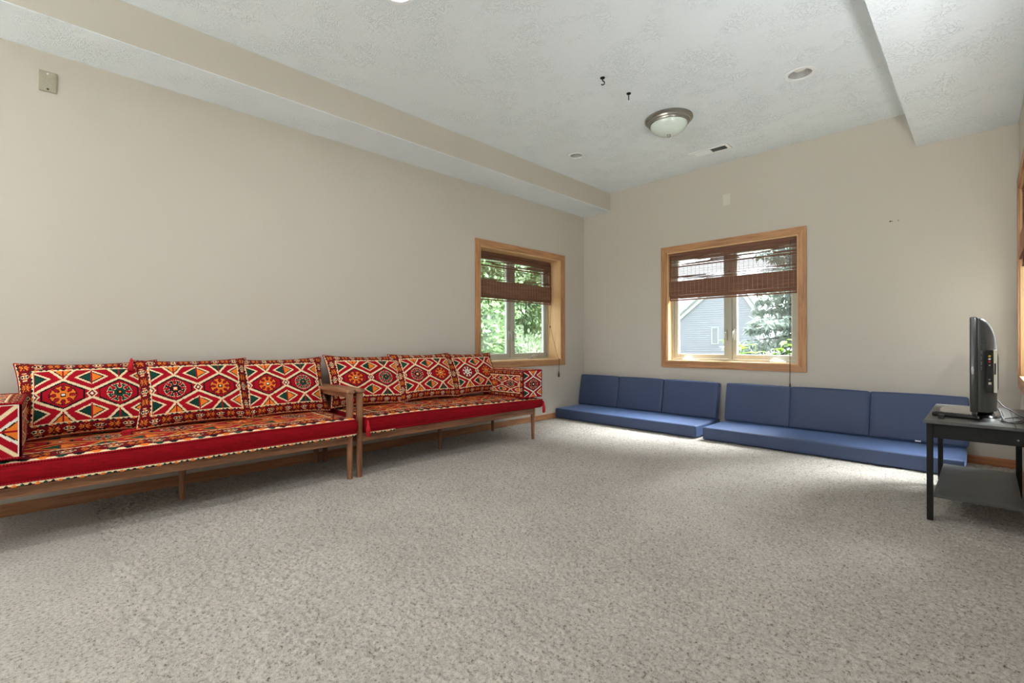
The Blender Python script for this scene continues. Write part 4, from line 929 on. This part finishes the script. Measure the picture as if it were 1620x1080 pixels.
# remote control lying at the table's near end, small black sensor block, power cable
t = thing('remote_control', 'black remote control lying on the charcoal table in front of the television base', 'remote control', (3.525, -1.515, TZ), math.radians(-14))
MB().bbox(-0.075, 0.105, -0.022, 0.022, 0.001, 0.020, 0.006, 3).build('remote_body', MAT['rubber'], t, 'auto')
for i in range(11):
    for j in range(3): MB().bbox(-0.066 + i * 0.0145, -0.057 + i * 0.0145, -0.016 + j * 0.0115, -0.008 + j * 0.0115, 0.0195, 0.0225, 0.001).build('button', MAT['tv'], t)
o = MB().bbox(-0.012, 0.012, -0.011, 0.011, 0.0005, 0.020, 0.002).build('sensor_block', MAT['rubber']); o.location = (3.492, -1.61, TZ)
tag(o, 'tiny black block near the front edge of the charcoal table', 'sensor')
t = thing('power_cable', 'black power cable coiled on the table behind the television', 'cable', (3.72, -1.45, TZ))
def P(*q): return [(x_ - 3.72, y_ + 1.45, z_) for x_, y_, z_ in q]
pts = [(3.69, -1.30, 0.56), (3.705, -1.40, 0.545), (3.715, -1.52, 0.52), (3.73, -1.60, 0.514), (3.775, -1.56, 0.52), (3.775, -1.44, 0.522), (3.725, -1.46, 0.516), (3.712, -1.56, 0.514), (3.75, -1.63, 0.514), (3.79, -1.55, 0.516), (3.805, -1.45, 0.52)]
sm = []
for i in range(len(pts) - 1):
    p0, p1, p2, p3 = [Vector(pts[max(0, min(len(pts) - 1, i + k))]) for k in (-1, 0, 1, 2)]
    for k in range(8):
        u_ = k / 8; sm.append(0.5 * ((2 * p1) + (p2 - p0) * u_ + (2 * p0 - 5 * p1 + 4 * p2 - p3) * u_ ** 2 + (3 * p1 - p0 - 3 * p2 + p3) * u_ ** 3) - Vector((3.72, -1.45, TZ)))
MB().tube(sm, 0.0035, 8).build('cord_loop', MAT['rubber'], t, True)
MB().tube([Vector(p) - Vector((3.72, -1.45, TZ)) for p in ((3.69, -1.28, 0.60), (3.72, -1.36, 0.565), (3.75, -1.42, 0.55), (3.78, -1.46, 0.53), (3.806, -1.50, 0.525))], 0.003, 8).build('cord_strand', MAT['rubber'], t, True)
MB().bbox(3.785 - 3.72, 3.815 - 3.72, -0.09, -0.05, 0.005, 0.03, 0.005).build('plug', MAT['rubber'], t, 'auto')

# ------------------------------------------------------------------ outside
structure(MB().box(-40, 40, -40, 60, -0.42, -0.40).build('ground', MAT['lawn']), 'lawn outside the windows')
b = MB(); b.box(-4, 9, YF - TH - 10, YF - TH - 0.001, -0.40, -0.06);  # unseen pale slab added to bounce daylight in through the added door
structure(b.build('reflector', MAT['concrete']), 'pale concrete terrace slab added outside to bounce daylight indoors')
def leaves_mesh(name, pos, nrm_spread, size, m, parent, aspect=0.5, droop=None, seed=1):
    r = np.random.default_rng(seed); n = len(pos)
    d = r.normal(0, 1, (n, 3)); 
    if droop is not None: d = droop + d * nrm_spread
    d /= np.linalg.norm(d, axis=1)[:, None]
    s_ = np.cross(d, r.normal(0, 1, (n, 3))); s_ /= np.linalg.norm(s_, axis=1)[:, None]
    L = size * r.uniform(0.6, 1.3, (n, 1)); nn = np.cross(d, s_)
    A = pos; B = pos + d * L * 0.5 + s_ * L * aspect / 2 + nn * L * 0.08; C_ = pos + d * L; D = pos + d * L * 0.5 - s_ * L * aspect / 2 + nn * L * 0.08
    V = np.stack([A, B, C_, D], 1).reshape(-1, 3); F = np.arange(4 * n).reshape(-1, 4)
    me = fast_mesh(name, V, F); return tag(link(name, me, m, parent), kind='stuff')
def bushy(label, name, loc, blobs, n, size, m, seed, group, trunk=True):
    t = thing(name, label, 'tree' if 'tree' in name else 'shrub', loc, 0, group); r = np.random.default_rng(seed); P_ = []
    tot = sum(b_[3] ** 2 for b_ in blobs)
    for (x_, y_, z_, rad) in blobs:
        k = int(n * rad ** 2 / tot); q = r.normal(0, 1, (k, 3)); q /= np.linalg.norm(q, axis=1)[:, None]; q *= rad * r.uniform(0.55, 1.05, (k, 1)) * (1 + 0.2 * np.sin(q[:, :1] * 7 + q[:, 2:] * 9))
        P_.append(q + np.array([x_, y_, z_]))
    leaves_mesh('foliage', np.concatenate(P_), 1, size, m, t, 0.5, None, seed)
    b = MB(); hh_ = 0.45 if 'shrub' in name else 1.0; b.tube([(0, 0, 0), (0.05, 0.03, 0.6 * hh_), (-0.03, 0.0, 1.1 * hh_)], [0.05, 0.04, 0.03], 8)
    for (x_, y_, z_, rad) in blobs: b.tube([(0, 0, 0.35), (x_ * 0.5, y_ * 0.5, 0.2 + z_ * 0.5), (x_, y_, z_)], [0.025, 0.016, 0.008], 6)
    b.build('trunk', MAT['bark'], t, True)
GZ = -0.40
gt = 'trees outside the deep-set window'
bushy('pale green leafy tree behind the sash of the deep-set window', 'leafy_tree', (-3.4, 0.9, GZ), [(0, 0, 1.2, 0.8), (0.3, -0.4, 1.9, 0.7), (-0.3, 0.5, 2.2, 0.8), (0.1, 0.1, 2.9, 0.8), (0.2, -0.2, 0.6, 0.7)], 16000, 0.12, MAT['bush'], 5, gt)
bushy('bright green tree in the pane nearest the room corner', 'leafy_tree', (-4.3, 3.3, GZ), [(0, 0, 2.3, 1.0), (0.5, -0.5, 3.0, 0.9), (-0.4, 0.4, 1.5, 0.9), (0.3, -0.6, 1.0, 0.7), (0, 0.2, 3.8, 1.0)], 18000, 0.13, MAT['bush'], 6, gt)
bushy('grey-green thicket tree farther behind the other trees', 'leafy_tree', (-9.5, 7.6, GZ), [(0, 0, 2.0, 2.0), (1.0, -2.2, 2.4, 1.9), (-1.0, 2.4, 2.2, 2.0), (0.3, 1.6, 4.6, 2.1), (0, -1.8, 4.6, 2.1)], 42000, 0.26, MAT['bushb'], 7, gt)
bushy('low grey-green shrub at the foot of the deep-set window view', 'leafy_shrub', (-2.9, 1.9, GZ), [(0, 0, 0.9, 0.55), (0.3, 0.3, 0.6, 0.5), (-0.3, -0.2, 0.7, 0.5)], 8000, 0.09, MAT['bushb'], 8, gt)

# lime-leaved plant close outside the end-wall window
t = thing('lime_plant', 'lime green broad-leaved plant just outside the end wall window', 'plant', (1.85, 0.85, GZ))
r = np.random.default_rng(4)
for k in range(13):
    hx_, hy_ = r.uniform(-0.32, 0.42), r.uniform(-0.15, 0.15); top_ = (1.25 if hx_ < 0.1 else 1.19) + r.uniform(-0.05, 0.10) + (0.06 if abs(hx_ + 0.08) < 0.1 else 0)
    st_ = MB().tube([(hx_ * 0.4, hy_ * 0.4, 0), (hx_ * 0.8, hy_, top_ * 0.6), (hx_, hy_, top_)], [0.006, 0.005, 0.003], 6).build('stem', MAT['lime'], t, True)
    for j in range(6):
        an = r.uniform(0, 6.28); L = r.uniform(0.12, 0.2); el = r.uniform(0.1, 0.8); d = Vector((math.cos(an) * math.cos(el), math.sin(an) * math.cos(el), math.sin(el))); s_ = d.cross(Vector((0, 0, 1))).normalized() * L * 0.22
        base = Vector((hx_, hy_, top_ * r.uniform(0.82, 1.0))); dz = Vector((0, 0, -0.18 * L))
        MB().add([base, base + d * L * 0.35 + s_, base + d * L * 0.7 + s_ * 0.8 + dz * 0.4, base + d * L + dz * 1.5, base + d * L * 0.7 - s_ * 0.8 + dz * 0.4, base + d * L * 0.35 - s_, base + d * L * 0.5 + Vector((0, 0, -0.01))],
                 [(0, 1, 6), (1, 2, 6), (2, 3, 6), (3, 4, 6), (4, 5, 6), (5, 0, 6)]).build('leaf', MAT['lime'], t)

# fir tree
t = thing('fir_tree', 'pale fir tree with drooping boughs seen through the end wall window', 'tree', (0.95, 8.4, GZ))
MB().tube([(0, 0, 0), (0, 0, 3), (0, 0, 7.5)], [0.16, 0.12, 0.02], 10).build('trunk', MAT['bark'], t, True)
r = np.random.default_rng(12); pos = []; bg_ = MB()
for k in range(120):
    z_ = 0.5 + 6.8 * (k / 120); L = (1 - z_ / 7.6) * 2.5 * r.uniform(0.8, 1.15) + 0.15; an = k * 2.399; d = np.array([math.cos(an), math.sin(an), 0])
    ts = r.uniform(0.12, 1.0, int(170 * L + 20)) ; side = np.cross(d, [0, 0, 1.0])
    base = np.array([0, 0, z_]); dr = -0.25 * ts ** 1.3 * L + 0.12 * ts ** 4 * L
    pos.append(base + d * (ts * L)[:, None] + side * (r.normal(0, 0.22, len(ts)) * (1.1 - ts) * L * 0.6)[:, None] + np.array([0, 0, 1.0]) * (dr - r.uniform(0, 0.10, len(ts)))[:, None])
    bg_.tube([base, base + d * L * 0.5 + np.array([0, 0, -0.1 * L]), base + d * L * 0.95 + np.array([0, 0, -0.14 * L])], [0.03, 0.018, 0.006], 5)
bg_.build('boughs', MAT['bark'], t); pos = np.concatenate(pos)
leaves_mesh('needles', pos, 0.7, 0.20, MAT['fir'], t, 0.28, np.array([0, 0, -0.8]), 3)

# neighbour's house: gable end with lap siding
AX, AZ = -5.566, 4.42; LX_, LZ_, RX_, RZ_ = -8.46, 2.088, -4.077, 2.094; HY = 20.0
t = thing('neighbour_house', 'white gabled house with lap siding beyond the end wall window', 'house', (-6.3, HY, GZ))
hm = Matrix.Translation((6.3, -HY, -GZ))
def rake_x(z_, left):
    if z_ <= LZ_: return LX_ + 0.12 if left else RX_ - 0.12
    f = (z_ - LZ_) / (AZ - LZ_); return (LX_ + 0.12) + (AX - LX_ - 0.12) * f if left else (RX_ - 0.12) + (AX - RX_ + 0.12) * f
b = MB(); z_ = GZ; ph_ = 0.115
while z_ < AZ - 0.12:
    z2 = min(z_ + ph_, AZ - 0.05); a0, a1, b0, b1 = rake_x(z_, True), rake_x(z_, False), rake_x(z2, True), rake_x(z2, False)
    b.add([(a0, HY - 0.022, z_), (a1, HY - 0.022, z_), (b1, HY, z2), (b0, HY, z2), (a0, HY + 0.05, z_), (a1, HY + 0.05, z_), (b1, HY + 0.05, z2), (b0, HY + 0.05, z2)],
          [(0, 1, 2, 3), (4, 7, 6, 5), (0, 4, 5, 1), (3, 2, 6, 7), (0, 3, 7, 4), (1, 5, 6, 2)]); z_ += ph_
tag(b.xf(hm).build('lap_siding', MAT['siding'], t), kind='stuff')
MB().prism([(LX_ + 0.14, GZ), (RX_ - 0.14, GZ), (RX_ - 0.14, RZ_ - 0.1), (AX, AZ - 0.2), (LX_ + 0.14, LZ_ - 0.1)], 'y', HY + 0.06, HY + 7).xf(hm).build('house_body', MAT['siding'], t)
for (x_, zz) in ((LX_, LZ_), (RX_, RZ_)):
    d = Vector((AX - x_, 0, AZ - zz)).normalized(); nrm = Vector((-d.z, 0, d.x)) * (1 if d.x > 0 else -1)
    p0, p1 = Vector((x_, 0, zz)) - d * 0.25, Vector((AX, 0, AZ))
    q = [p0 - nrm * 0.12, p1 - nrm * 0.12, p1 + nrm * 0.06, p0 + nrm * 0.06]
    MB().prism([(v.x, v.z) for v in q], 'y', HY - 0.10, HY - 0.045).xf(hm).build('rake_board', MAT['white'], t)
    q = [p0 + nrm * 0.062, p1 + nrm * 0.062, p1 + nrm * 0.14, p0 + nrm * 0.14]
    MB().prism([(v.x, v.z) for v in q], 'y', HY - 0.18, HY + 7.2).xf(hm).build('roof', MAT['roof'], t)
for x_ in (LX_ + 0.14, RX_ - 0.14): MB().box(x_ - 0.07, x_ + 0.07, HY - 0.04, HY + 0.01, GZ, LZ_ + 0.1).xf(hm).build('corner_board', MAT['white'], t)
wn = MB(); ring(wn, -6.53, -6.17, 0.77, 1.66, 0.035, HY - 0.045, HY - 0.005); wn = wn.xf(hm).build('house_window', MAT['white'], t)
MB().box(-6.49, -6.21, HY - 0.03, HY - 0.02, 0.81, 1.62).xf(hm).build('house_pane', MAT['hwin'], wn)
